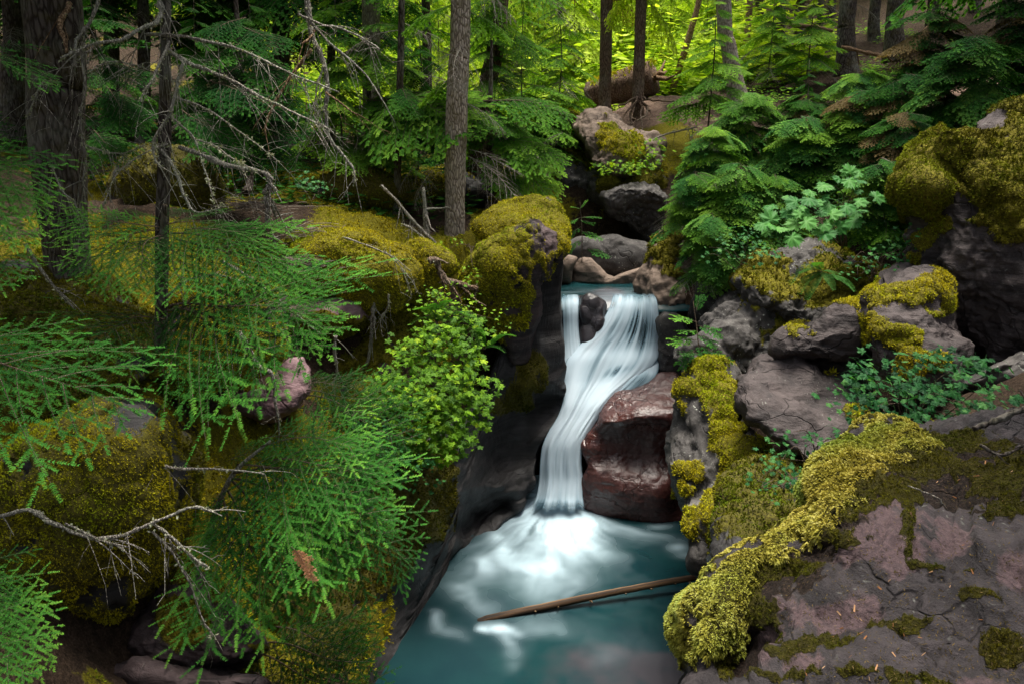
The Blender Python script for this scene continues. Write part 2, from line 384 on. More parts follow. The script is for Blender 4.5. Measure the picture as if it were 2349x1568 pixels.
def tufts(V, F, N, mask, dens, size, seed, blades=6, droop=0.0, thr=0.5, vmin=-0.35, kite=False):
    """moss: many small rosettes of pointed leaflets rooted on the stone where mask says so"""
    rng = np.random.default_rng(seed)
    fm = mask[F].mean(1)
    cen = V[F].mean(1); fn = unit(np.cross(V[F[:, 1]] - V[F[:, 0]], V[F[:, 2]] - V[F[:, 0]]))
    view = unit(np.array([0, 0, CAMZ]) - cen)
    ok = (fm > thr + rng.uniform(-.30, .42, len(fm))) & ((fn * view).sum(1) > vmin)
    px, py, _ = proj(cen); ok &= (px > -80) & (px < 2430) & (py > -60) & (py < 1640)
    area = 0.5 * np.linalg.norm(np.cross(V[F[:, 1]] - V[F[:, 0]], V[F[:, 2]] - V[F[:, 0]]), axis=1) * ok
    tot = area.sum()
    if tot <= 0: return None
    cnt = int(tot * dens); fi = rng.choice(len(F), cnt, p=area / tot)
    w = rng.random((cnt, 2)); w = np.where(w.sum(1, keepdims=True) > 1, 1 - w, w); w = np.column_stack([1 - w.sum(1), w])
    base = (V[F[fi]] * w[:, :, None]).sum(1); n = unit((N[F[fi]] * w[:, :, None]).sum(1))
    n = unit(n + rng.normal(0, 0.22, n.shape) + np.array([0, 0, 0.15]))
    t = unit(np.cross(n, np.array([0.3, 0.2, 0.93]))); b = np.cross(n, t)
    tt = rng.random(cnt); sc = size * (0.5 + 0.8 * rng.random(cnt)) * np.clip(1 + 0.35 * fbm(base * 3.5, seed, 2), .6, 1.4)
    VV, TT = [], []
    for k in range(blades):
        az = 2 * np.pi * (k + rng.random(cnt)) / blades; al = np.radians(rng.uniform(15, 75, cnt)) if k else np.radians(rng.uniform(0, 25, cnt))
        rad = np.cos(az)[:, None] * t + np.sin(az)[:, None] * b
        d = np.cos(al)[:, None] * n + np.sin(al)[:, None] * rad + np.array([0, 0, -droop])
        side = unit(np.cross(d, n) + 1e-6 * t); L = sc * rng.uniform(0.7, 1.2, cnt)
        bw = (0.22 * L)[:, None] * side; p0 = base - 0.25 * sc[:, None] * n
        tip = p0 + d * L[:, None] * 1.15 - np.array([0, 0, droop]) * (L * 0.5)[:, None]
        if kite:
            mid = p0 + d * (L * 0.6)[:, None]
            VV += [p0 - bw * 0.5, mid + bw, mid - bw, tip]; TT += [tt * 0.55 + 0.05, tt * 0.55 + 0.22, tt * 0.55 + 0.22, tt * 0.55 + 0.38]
        else:
            m_ = p0 + d * (L * 0.35)[:, None]
            VV += [m_ - bw, m_ + bw, tip]; TT += [tt * 0.55 + 0.12, tt * 0.55 + 0.12, tt * 0.55 + 0.38]
    VV = np.stack(VV, 1).reshape(-1, 3); TT = np.stack(TT, 1).ravel()
    if kite:
        q = np.arange(cnt * blades)[:, None] * 4; FF = np.concatenate([q + [0, 1, 2], q + [1, 3, 2]])
    else: FF = np.arange(cnt * blades * 3).reshape(-1, 3)
    return VV, FF, TT
TUFT_TRIS = 0
def blob_geo(outline, Y, front, back=None, gx=0, gy=0, q=0.75, sub=5, amp=0.06, sc=1.2, seed=0, center=None, facet=0.0, fsc=1.1, strat=0.0, sdir=(0.2, 0.3, 1), sfr=5, crack=0.0, csc=1.5, rg=0.45, depth=None, grit=None, gsc=11.0):
    U, F = ico(sub); o = np.asarray(outline, float)
    if center is None:
        x, y = o[:, 0], o[:, 1]; cr = x * np.roll(y, -1) - np.roll(x, -1) * y
        center = (((x + np.roll(x, -1)) * cr).sum() / (3 * cr.sum()), ((y + np.roll(y, -1)) * cr).sum() / (3 * cr.sum()))
    th, R = outline_R(o, center)
    a, b, c = U[:, 0], U[:, 1], U[:, 2]
    ang = np.arctan2(b, a); rr = np.hypot(a, b)
    Ra = np.interp(ang, np.append(th, np.pi), np.append(R, R[0]))
    px = center[0] + rr * Ra * np.cos(ang); py = center[1] - rr * Ra * np.sin(ang)
    if back is None: back = front
    prof = np.sign(c) * abs(c) ** q
    Yv = Y + gx * (px - center[0]) / 100 + gy * (center[1] - py) / 100 - np.where(c > 0, prof * front, prof * back)
    if depth is not None:
        dp = np.asarray(depth, float); sc_ = 100.0
        dd = np.sqrt(((dp[:, None, 0] - dp[None, :, 0]) ** 2 + (dp[:, None, 1] - dp[None, :, 1]) ** 2) / sc_ ** 2 + .16 ** 2)
        n_ = len(dp); one = np.column_stack([np.ones(n_), dp[:, :2] / sc_])
        Am = np.block([[dd - 0.02 * np.eye(n_), one], [one.T, np.zeros((3, 3))]])
        w_ = np.linalg.solve(Am, np.concatenate([dp[:, 2], np.zeros(3)]))
        Ys = w_[-3] + w_[-2] * px / sc_ + w_[-1] * py / sc_
        for (qx, qy, _), ww in zip(dp, w_): Ys = Ys + ww * np.sqrt(((px - qx) ** 2 + (py - qy) ** 2) / sc_ ** 2 + .16 ** 2)
        Yv = np.where(c > 0, Ys + front * (1 - prof), Ys + front + abs(prof) * back)
    V = P(px, py, np.maximum(Yv, 0.6))
    N = vnormals(V, F)
    if (N * (V - V.mean(0))).sum() < 0: F = F[:, ::-1]; N = -N
    d = amp * fbm(V * sc, seed, 3, 0.5) + amp * rg * (0.5 - abs(fbm(V * sc * 3.1, seed + 2, 4, 0.55)))
    if facet:
        f1, f2 = vor(V * fsc * 1.25 + 0.12 * np.stack([fbm(V * 1.3, seed + 3, 2)] * 3, -1), seed + 5); d = d - facet * 1.25 * (f1 - 0.5)
    if crack:
        f1, f2 = vor(V * csc * np.array([1, 1, .6]) + 0.14 * fbm(V * 2.3, seed + 9, 3)[:, None], seed + 21); d = d - crack * sstep(0.05, 0.0, f2 - f1) * sstep(-.35, .15, fbm(V * 1.1, seed + 10, 2))
    if strat:
        sdv = unit(np.array(sdir)); h = V @ sdv * sfr + 0.8 * fbm(V * 0.9, seed + 31, 3)
        fr = h - np.floor(h); step = np.where(fr < 0.8, fr / 0.8, (1 - fr) / 0.2)
        d = d + strat * (step - 0.5) * (0.6 + 0.6 * vnoise(V * 1.7, seed + 4))
    d = d + (amp * .16 if grit is None else grit) * fbm(V * gsc, seed + 61, 3, .65)
    V = V + N * d[:, None]
    N = vnormals(V, F)
    return V, F, N, px, py
def rock(name, label, outline, Y, front, mat, cat='boulder', moss=(), up=None, tuft=0.05, dens=420, moss_mat='moss', thick=0.05, group=None, parent=None, blades=5, droop=0.0, kind=None, seed=0, nomoss=(), vmin=-0.15, mnoise=3.0, ngain=1.0, coats=(), soil=(), pale=(), **kw):
    """coats: further moss coats (zones, material, tuft size, density, thickness, blades, droop)"""
    global TUFT_TRIS
    V, F, N, px, py = blob_geo(outline, Y, front, seed=seed, **kw)
    nz = ngain * fbm(V * mnoise, seed + 50, 4, 0.6)
    mk = ell(px, py, moss, nz) if moss else np.zeros(len(V))
    if up is not None:
        mk = np.maximum(mk, sstep(up - 0.12, up + 0.12, N[:, 2] + 0.28 * nz))
    if nomoss: mk = mk * (1 - ell(px, py, nomoss, nz))
    # bare spots where the coat has worn thin
    mk = mk * (1 - 0.75 * sstep(0.62, 0.95, fbm(V * 2.1, seed + 58, 4, 0.6)))
    sets = [(mk, moss_mat, tuft, dens, thick, blades, droop)]
    for z, m_, t_, d_, th_, b_, dr_ in coats: sets.append((ell(px, py, z, nz), m_, t_, d_, th_, b_, dr_))
    so = ell(px, py, soil, nz) if soil else np.zeros(len(V))
    tot = np.zeros(len(V))
    for k_, st in enumerate(sets):
        if st[0].max() > 0.3: V = V + N * (st[0] * (st[4] * 1.2 + .8 * st[4] * fbm(V * 2.6, seed + 70, 3, 0.5)))[:, None]
        tot = np.maximum(tot, st[0])
    N = vnormals(V, F)
    org = np.array([V[:, 0].mean(), V[:, 1].mean(), V[:, 2].min()])
    me = tri_mesh(name, V - org, F, [M[mat]], {'moss': tot, 'soil': so, 'pale': ell(px, py, pale, nz) if pale else np.zeros(len(V))})
    o = link(name, me, loc=org)
    if label: tag(o, label, cat, group, kind)
    for k_, (m0, m_, t_, d_, th_, b_, dr_) in enumerate(sets):
        if m0.max() > 0.55 and d_:
            r = tufts(V, F, N, m0, d_, t_, seed + 90 + k_, b_, dr_, vmin=vmin, kite=m_ == 'moss_pale')
            if r:
                TUFT_TRIS += len(r[1])
                mo = link('moss', tri_mesh('moss', r[0] - org, r[1], [M[m_]], {'tint': r[2]}), parent=o)
                mo['kind'] = 'stuff'
    return o
# ------------------------------------------------------------------ the ground: one sheet through surveyed points, the gorge cut into it
CTRL = [P(*c) for c in [
    (100,720,9),(300,800,8.2),(0,900,7),(450,520,11.5),(600,490,13),(850,430,18),(700,560,12.8),(950,520,15),(1045,545,15),(1180,520,15),(900,680,12.3),
    (480,690,10.3),(0,520,14),(200,420,18),(500,340,22),(0,260,26),(300,215,30),(700,290,28),(1000,400,22),(1150,420,21),(1150,310,30),(1000,250,38),
    (1230,330,29),(1250,420,23),
    (200,1250,6.3),(500,1150,7.9),(800,1250,9.6),(700,1480,8.0),(300,1540,6.0),(0,1450,5.0),(950,1150,10.8),
    (1700,1150,9.6),(1850,860,11),(2100,860,10.6),(2300,700,11.5),(1750,640,15),(1600,600,17.5),(1900,590,14.5),(2050,440,14.5),(2250,340,15),
    (1700,420,19),(1900,360,20),(2100,285,20.5),(2349,205,20),(1600,305,22),(1400,280,23),(1450,236,25),(1700,212,26),(1900,160,29),(2100,122,30),(2349,65,31),
    (1350,205,32),(1550,190,31),(1200,230,36)]]
CTRL += [np.array(c, float) for c in [(1.5,2,4.4),(0.6,0,4.6),(3,4,4.2),(5,6.5,4.6),(8,8,6),(-1.5,4,1.8),(-3,2,3.0),(-6,4,4.2),(0,-6,5),(12,4,8),(-12,6,5.5),
    (-20,20,9),(-30,40,14),(-40,20,14),(0,48,11.5),(-20,60,17),(20,48,15),(40,30,16),(30,15,12),(40,60,24),(0,75,24),(-40,90,34),(0,100,40),(40,100,42),(-60,50,24),(60,60,30),(-60,0,15),(60,0,18)]]
CTRL = np.array(CTRL)
def _rbf():
    xy = CTRL[:, :2]; d = np.linalg.norm(xy[:, None] - xy[None], axis=-1)
    A = np.block([[d + np.eye(len(d)) * -0.02, np.ones((len(d), 1)), xy], [np.ones((1, len(d))), np.zeros((1, 3))], [xy.T, np.zeros((2, 3))]])
    return np.linalg.solve(A, np.concatenate([CTRL[:, 2], np.zeros(3)]))
_W = _rbf()
def seg_dist(x, y, line):
    best = np.full(np.shape(x), 1e9)
    for (x0, y0), (x1, y1) in zip(line[:-1], line[1:]):
        ex, ey = x1 - x0, y1 - y0
        t = np.clip(((x - x0) * ex + (y - y0) * ey) / (ex * ex + ey * ey), 0, 1)
        best = np.minimum(best, np.hypot(x - x0 - t * ex, y - y0 - t * ey))
    return best
def ground_z(x, y, rough=True):
    x = np.asarray(x, float); y = np.asarray(y, float)
    z = _W[-3] + _W[-2] * x + _W[-1] * y
    for (cx, cy, _), w in zip(CTRL, _W): z = z + w * np.hypot(x - cx, y - cy)
    if rough:
        p = np.stack([x, y, 0 * x], -1)
        z = z + 0.13 * fbm(p * 0.9, 5, 4) + 0.05 * fbm(p * 4.5, 9, 3)
    lo = seg_dist(x, y, [(0.2, 2), (0.5, 8), (0.9, 10), (1.35, 13.2)])
    z = np.where(lo < 3.2, np.minimum(z, -1.0 + 7 * sstep(1.9, 3.2, lo)), z)
    hi = seg_dist(x, y, [(1.5, 14.6), (1.9, 18.5)])
    z = np.where(hi < 2.2, np.minimum(z, 2.7 + 3.5 * sstep(1.2, 2.2, hi)), z)
    return z
def grid_axis(a, b, fine0, fine1, fs, cs):
    return np.concatenate([np.arange(a, fine0, cs), np.arange(fine0, fine1, fs), np.arange(fine1, b + cs, cs)])
gx_ = grid_axis(-62, 62, -12, 16, 0.13, 1.0); gy_ = grid_axis(-8, 100, 2, 34, 0.13, 1.0)
X, Y_ = np.meshgrid(gx_, gy_); Z = ground_z(X, Y_)
Vg = np.stack([X, Y_, Z], -1).reshape(-1, 3)
ii, jj = np.meshgrid(np.arange(len(gy_) - 1), np.arange(len(gx_) - 1), indexing='ij'); k0 = (ii * len(gx_) + jj).ravel()
Fg = np.concatenate([np.stack([k0, k0 + 1, k0 + len(gx_) + 1], -1), np.stack([k0, k0 + len(gx_) + 1, k0 + len(gx_)], -1)])
m, nt = new_mat('forest floor'); g = G(nt)
pos = g.n('ShaderNodeNewGeometry').outputs['Position']
a1 = g.noise(pos, 0.9, 6, 0.65); a2 = g.noise(pos, 9, 6, 0.7); a3 = g.noise(pos, 45, 4, 0.7)
soil = g.ramp(g.math('ADD', g.math('MULTIPLY', a2, 0.5), g.math('MULTIPLY', a3, 0.5)), [(0.35, (0.012, 0.008, 0.006)), (0.5, (0.036, 0.024, 0.016)), (0.65, (0.085, 0.056, 0.038))])
dirt = g.n('ShaderNodeAttribute', attribute_name='dirt').outputs['Fac']
soil = g.mix(dirt, soil, g.ramp(a2, [(0.35, (0.10, 0.065, 0.047)), (0.65, (0.22, 0.15, 0.11))]))
ms = g.n('ShaderNodeAttribute', attribute_name='moss').outputs['Fac']
mf = g.ramp(g.math('ADD', ms, g.math('MULTIPLY', g.math('SUBTRACT', a2, 0.5), 1.3)), [(0.4, 0.0), (0.6, 1.0)])
col = g.mix(mf, soil, g.ramp(a3, [(0.34, MOSS_A), (0.55, MOSS_B), (0.7, MOSS_C)]))
bp = g.n('ShaderNodeBump', i_Strength=0.9, i_Distance=0.06, i_Height=g.math('ADD', a2, g.math('MULTIPLY', a3, 0.6))).outputs[0]
pr = g.n('ShaderNodeBsdfPrincipled', i_Base_Color=col, i_Roughness=0.95, i_Normal=bp); pr.inputs['Specular IOR Level'].default_value = 0.1
g.out(pr.outputs[0]); M['ground'] = m
gpx, gpy, gd = proj(Vg); gd = np.maximum(gd, 0.1)
gn = fbm(Vg * 0.8, 77, 4, 0.6)
vis = (Vg[:, 1] > 2.5)
gm = ell(gpx, gpy, [(950,480,330,110),(850,560,260,100),(350,650,420,130),(1180,470,140,60),(600,420,160,50),(1500,330,160,60),(1780,640,150,90),(700,1250,330,300),(100,900,260,260),(880,400,150,50)], gn) * vis
gm = np.maximum(gm, 0.75 * sstep(0.15, 0.5, gn) * (Vg[:, 0] < 3))
gdirt = ell(gpx, gpy, [(1420,265,110,30),(1540,290,110,35),(1600,330,70,22),(1450,240,60,16),(2000,265,130,20),(1850,300,90,16),(2200,200,120,22)], gn) * vis * (Vg[:, 1] > 16)
gm = gm * (1 - ell(gpx, gpy, [(620,500,110,45),(1000,500,90,40),(1420,270,110,30)], gn) * 0.8)
ground = tag(link('ground', tri_mesh('ground', Vg, Fg, [m], {'moss': gm, 'dirt': gdirt})), kind='structure')
Ng = vnormals(Vg, Fg)
near = (Vg[Fg[:, 0], 1] < 21) & (Vg[Fg[:, 0], 1] > 4) & (abs(Vg[Fg[:, 0], 0]) < 11)
r = tufts(Vg, Fg[near], Ng, gm, 520, 0.038, 4242, 4, thr=0.55)
if r: tag(link('ground_moss', tri_mesh('ground_moss', r[0], r[1], [M['moss']], {'tint': r[2]})), kind='stuff'); TUFT_TRIS += len(r[1])

# ------------------------------------------------------------------ water
def mat_water():
    m, nt = new_mat('glacial water'); g = G(nt)
    pos = g.n('ShaderNodeNewGeometry').outputs['Position']
    fo = g.n('ShaderNodeAttribute', attribute_name='foam').outputs['Fac']
    dp = g.n('ShaderNodeAttribute', attribute_name='shoal').outputs['Fac']
    teal = g.mix(g.ramp(g.noise(pos, 0.9, 4), [(0.4, 0.0), (0.62, 1.0)]), (0.0035, 0.021, 0.026), (0.0055, 0.029, 0.032))
    teal = g.mix(dp, teal, (0.040, 0.034, 0.040))
    col = g.mix(fo, teal, (0.40, 0.53, 0.60))
    bp = g.n('ShaderNodeBump', i_Strength=0.06, i_Distance=0.05, i_Height=g.noise(pos, 2.6, 3)).outputs[0]
    pr = g.n('ShaderNodeBsdfPrincipled', i_Base_Color=col, i_Roughness=g.math('ADD', 0.22, g.math('MULTIPLY', fo, 0.6)), i_Normal=bp)
    pr.inputs['IOR'].default_value = 1.33; pr.inputs['Specular IOR Level'].default_value = 0.3
    g.out(pr.outputs[0]); return m
M['water'] = mat_water()
def grid_mesh(nx, ny):
    i, j = np.meshgrid(np.arange(ny - 1), np.arange(nx - 1), indexing='ij'); k = (i * nx + j).ravel()
    return np.concatenate([np.stack([k, k + 1, k + nx + 1], -1), np.stack([k, k + nx + 1, k + nx], -1)])
wx = np.arange(-3.6, 4.6, 0.042); wy = np.arange(5.5, 14.3, 0.042)
WX, WY = np.meshgrid(wx, wy); Wp = np.stack([WX, WY, 0 * WX], -1)
px, py, _ = proj(Wp)
bx, by = PZ(1265, 1150, 0)[:2]
dx, dy_ = WX - bx, WY - by
rad = np.hypot(dx, dy_); ang = np.arctan2(dx, -dy_)
warp = 0.35 * fbm(Wp * 0.8, 1, 3)
def pl(pxx, pyy):
    q = PZ(pxx, pyy, 0); return q[0], q[1]
st = fbm(np.stack([ang * 5.5 + warp * 0.8, rad * 0.45, 0 * rad], -1), 21, 3, 0.45)
st2 = fbm(np.stack([ang * 9 + warp * 1.2, rad * 0.7, 0 * rad + 3], -1), 31, 3, 0.5)
core = np.exp(-(rad / 0.85) ** 2) * 1.4 + np.exp(-((ang - 0.10) / 0.24) ** 2) * np.exp(-(rad / 1.9) ** 2) * 0.95 + 0.5 * np.exp(-(((dx + 0.45) / 0.9) ** 2 + ((dy_ + 1.0) / 1.0) ** 2))
fan = np.exp(-(rad / 2.2) ** 2) * np.exp(-((ang + 0.25) / 0.85) ** 2) * (0.12 + 0.55 * st + 0.16 * st2)
fanr = np.exp(-((ang - 0.75) / 0.30) ** 2) * np.exp(-(rad / 2.1) ** 2) * (0.16 + 0.4 * st)
wisps = np.exp(-(rad / 4.2) ** 2) * sstep(0.05, 0.75, st + 0.5 * st2) * 0.17 * np.exp(-((ang + 0.15) / 1.1) ** 2)
swirl = fbm(np.stack([WX * 1.6 + 1.5 * warp, WY * 1.6 + 1.2 * fbm(Wp * 0.9, 8, 2), 0 * WX], -1), 41, 5, 0.6)
thin = np.exp(-(swirl / 0.07) ** 2) * 0.035 * np.exp(-(rad / 4.0) ** 2)
lx, ly = pl(1150, 1432)
dl = np.hypot((WX - lx) / 0.42, (WY - ly) / 0.20)
logf = np.exp(-dl ** 2) * (0.45 + 0.5 * st2) + 0.30 * np.exp(-np.hypot((WX - lx + 0.05) / 0.25, (WY - ly + 0.45) / 0.5) ** 2) * sstep(-.2, .5, fbm(np.stack([WX * 6, WY * 1.5, 0 * WX], -1), 55, 3))
left = 0
for (cx, cy, rx, ry, am) in [(1170,1275,26,60,.5),(1080,1290,40,40,.35),(1010,1435,22,16,.35),(1130,1345,70,40,.22),(1240,1340,60,45,.20),(1555,1255,22,9,.55),(1575,1272,25,8,.35),(1515,1206,30,8,.7),(1430,1215,55,22,.3),(1220,1205,40,50,.4)]:
    left = left + am * np.exp(-np.hypot((px - cx) / rx, (py - cy) / ry) ** 2) * (0.75 + 0.6 * st2)
def plume(pts, w, amp, grow=1.6):
    w = w * 1.22
    q = np.array([PZ(x, y, 0)[:2] for x, y in pts]); best = np.zeros(WX.shape); n = len(q) - 1
    for i in range(n):
        a, b = q[i], q[i + 1]; e = b - a; t = np.clip(((WX - a[0]) * e[0] + (WY - a[1]) * e[1]) / (e @ e), 0, 1)
        d = np.hypot(WX - a[0] - t * e[0] + .10 * pw1, WY - a[1] - t * e[1] + .10 * pw2); s_ = (i + t) / n; ww = w * (1 + (grow - 1) * s_)
        best = np.maximum(best, np.exp(-(d / ww) ** 2) * (1 - .75 * s_ ** 1.5))
    return amp * best
pw1 = fbm(Wp * 1.7, 91, 3); pw2 = fbm(Wp * 1.7, 92, 3)
soft = fbm(np.stack([ang * 3.2 + .5 * pw1, rad * .75 + .25 * pw2, 0 * WX], -1), 93, 3, .5)
fil = fbm(np.stack([ang * 13 + .7 * pw1, rad * .9 + .3 * pw2, 0 * WX], -1), 94, 3, .5)
foam = 0
for pts, w, am, gr in [([(1288,1105),(1288,1160)], .50, 1.6, 1.0), ([(1285,1130),(1285,1195),(1272,1245),(1235,1295)], .36, 1.25, 1.3), ([(1240,1140),(1192,1205),(1140,1265)], .30, .62, 1.7), ([(1300,1175),(1335,1225),(1372,1262)], .24, .75, 1.2), ([(1332,1160),(1400,1205),(1470,1226),(1550,1240)], .17, .5, 1.0),
   ([(1152,1235),(1165,1268),(1188,1312)], .12, .55, 1.3), ([(1230,1300),(1205,1340),(1225,1385)], .17, .34, 1.5), ([(1110,1285),(1060,1335)], .16, .42, 1.8), ([(1250,1285),(1292,1330),(1255,1362)], .11, .26, 1.4), ([(1055,1340),(1105,1388),(1130,1412)], .11, .25, 1.2), ([(1120,1440),(1155,1432),(1185,1445)], .075, .7, 1.0), ([(1150,1440),(1165,1470),(1172,1515)], .08, .26, 1.2), ([(1190,1440),(1260,1430),(1340,1450)], .14, .16, 1.5), ([(1000,1410),(1015,1440),(1060,1460)], .07, .3, 1.5), ([(1400,1500),(1440,1480),(1520,1490)], .2, .08, 1), ([(1265,1385),(1320,1350)], .08, .22, 1)]:
    foam = foam + plume(pts, w, am, gr)
for (cx, cy, rx, ry, am) in [(1555,1255,22,9,.45),(1575,1272,25,8,.3),(1515,1206,26,7,.6),(1220,1205,50,50,.35)]:
    foam = foam + am * np.exp(-np.hypot((px - cx) / rx, (py - cy) / ry) ** 2)
foam = foam * np.clip(.85 + .42 * soft + .30 * fil, .25, 1.5) + .07 * np.clip(soft + .2, 0, 1) * np.exp(-(rad / 3.5) ** 2)
foam = np.clip(foam, 0, 1)
shoal = np.clip(ell(px, py, [(1385, 1530, 165, 75), (1520, 1540, 90, 55)], fbm(Wp * 1.4, 61, 3)) * (0.7 + 0.5 * fbm(Wp * 3, 62, 3)), 0, 1) * 0.8
Wz = Wp.copy(); Wz[..., 2] = 0.10 * np.exp(-(rad / 0.9) ** 2) + 0.02 * st * np.exp(-(rad / 2.5) ** 2) + 0.006 * swirl
tag(link('pool_water', tri_mesh('pool_water', Wz.reshape(-1, 3), grid_mesh(len(wx), len(wy)), [M['water']], {'foam': foam.ravel(), 'shoal': shoal.ravel()})), kind='structure')
# upper pool
UZ = 3.3
wx2 = np.arange(-0.5, 4.6, 0.04); wy2 = np.arange(14.75, 19.5, 0.04); A, B = np.meshgrid(wx2, wy2); Wp2 = np.stack([A, B, 0 * A + UZ], -1)
px2, py2, _ = proj(Wp2)
s2 = fbm(np.stack([A * 1.0, B * 4.0, 0 * A], -1), 71, 4)
f2 = np.clip(0.03 + 0.16 * s2, 0, 1) * sstep(16.6, 15.2, B)
sh2 = ell(px2, py2, [(1395, 680, 40, 18)], 0 * A)
Wp2[..., 2] += 0.02 * s2 - 0.5 * sstep(15.15, 14.75, B) ** 1.5 * 0.3
tag(link('upper_pool_water', tri_mesh('upper_pool_water', Wp2.reshape(-1, 3), grid_mesh(len(wx2), len(wy2)), [M['water']], {'foam': f2.ravel(), 'shoal': sh2.ravel()})), kind='structure')

def mat_fall():
    m, nt = new_mat('falling water'); g = G(nt)
    uv = g.n('ShaderNodeUVMap').outputs[0]
    de = g.n('ShaderNodeAttribute', attribute_name='foam').outputs['Fac']
    mp = g.n('ShaderNodeMapping', i_Vector=uv, i_Scale=(7.5, 0.5, 1)).outputs[0]
    s1 = g.noise(mp, 1.0, 4, 0.6)
    mp2 = g.n('ShaderNodeMapping', i_Vector=uv, i_Scale=(2.6, 0.5, 1), i_Location=(3, 1, 0)).outputs[0]
    s2 = g.noise(mp2, 1.0, 3, 0.5)
    s = g.math('ADD', g.math('MULTIPLY', s1, 0.5), g.math('MULTIPLY', s2, 0.5))
    al = g.math('ADD', g.math('MULTIPLY', g.math('SUBTRACT', s, 0.5), 3.0), g.math('SUBTRACT', g.math('MULTIPLY', de, 2.1), 0.45))
    al = g.n('ShaderNodeClamp', i_Value=al).outputs[0]
    col = g.mix(g.ramp(g.math('ADD', g.math('MULTIPLY', de, 0.50), g.math('MULTIPLY', g.math('SUBTRACT', s, 0.5), g.math('MAXIMUM', 0.25, g.math('SUBTRACT', 2.5, g.math('MULTIPLY', de, 2.1))))), [(0.08, 0.0), (0.52, 1.0)]), (0.07, 0.19, 0.26), (0.50, 0.61, 0.69))  # bluish shade between the white strands is put into the colour
    pr = g.n('ShaderNodeBsdfPrincipled', i_Base_Color=col, i_Roughness=0.55); pr.inputs['IOR'].default_value = 1.33
    tr = g.n('ShaderNodeBsdfTransparent')
    tl = g.n('ShaderNodeBsdfTranslucent', i_Color=col)
    mx0 = g.n('ShaderNodeMixShader', i_0=0.3, i_1=pr.outputs[0], i_2=tl.outputs[0])
    mx = g.n('ShaderNodeMixShader', i_0=al, i_1=tr.outputs[0], i_2=mx0.outputs[0])
    g.out(mx.outputs[0]); return m
M['fall'] = mat_fall()
def sheet(name, rows, nu=40, nv=70, bulge=0.12, edge=0.18, parent=None, dens0=1.0, nx=0.012, seed=0):
    """falling water: rows of (left x, right x, y, distance, density) from lip to foot"""
    rows = np.array(rows, float); R = spline(rows, nv)
    u = np.linspace(0, 1, nu)
    W = []; D = []
    for l, r_, y, d, de in R:
        prof = np.sin(np.pi * u) ** 0.6
        W.append(P(l + (r_ - l) * u, y + 0 * u, d - bulge * prof)); D.append(np.clip(de * dens0, 0, 1.2) * sstep(0, edge, np.minimum(u, 1 - u) + 0.02) + 0 * u)
    W = np.array(W); D = np.array(D)
    vv = np.linspace(0, 1, nv)[:, None] + 0 * u; uu = u[None] + 0 * vv
    W[..., 1] -= nx * fbm(np.stack([uu * 14, vv * 1.5, 0 * uu + seed], -1), 81 + seed, 3)
    width = abs(rows[:, 1] - rows[:, 0]).mean() / 220.0
    uv = np.stack([uu * width + seed * 1.7, vv], -1).reshape(-1, 2)
    return link(name, tri_mesh(name, W.reshape(-1, 3), grid_mesh(nu, nv), [M['fall']], {'foam': D.ravel()}, uv=uv), parent)
wf = empty('waterfall', PZ(1270, 1160, 0), None, None); wf['kind'] = 'structure'
def wparent(o):
    o.parent = wf; o.location = -Vector(wf.location); return o
def cascade(name, rows, nu, nv, holes, seed=0, bulge=0.12):
    rows = np.array(rows, float); R = spline(rows, nv); u = np.linspace(0, 1, nu)
    L, Rr, Yr, Dr = (R[:, i][:, None] for i in range(4))
    dn = R[:, 4][:, None]
    PX = L + (Rr - L) * u[None]; PY = Yr + 0 * u[None]
    vv = np.linspace(0, 1, nv)[:, None] + 0 * u[None]; uu = u[None] + 0 * vv
    rel = 0.05 * fbm(np.stack([uu * 4, vv * 2.2, 0 * uu + seed], -1), 83, 3) + 0.004 * fbm(np.stack([uu * 22, vv * 1.8, 0 * uu], -1), 84, 3)
    W = P(PX, PY, Dr - bulge * np.sin(np.pi * uu) ** .6 - rel * np.minimum(1, 6 * np.minimum(uu, 1 - uu) + .1))
    den = dn + 0 * uu
    strk = fbm(np.stack([uu * 30, vv * 1.5, 0 * uu], -1), 85, 3)
    for (cx, cy, rx, ry, am, rot) in holes:
        c_, s_ = math.cos(rot), math.sin(rot); dx = PX - cx; dy = PY - cy
        den = den - am * (.75 + .5 * strk) * np.exp(-(((dx * c_ + dy * s_) / rx) ** 2 + ((-dx * s_ + dy * c_) / ry) ** 2))
    den = np.clip(den, 0, 1.2) * sstep(0, .05, np.minimum(uu, 1 - uu) + .012)
    uv = np.stack([uu * 1.05 + .12 * vv, vv * 1.5], -1).reshape(-1, 2)
    return link(name, tri_mesh(name, W.reshape(-1, 3), grid_mesh(nu, nv), [M['fall']], {'foam': den.ravel()}, uv=uv))
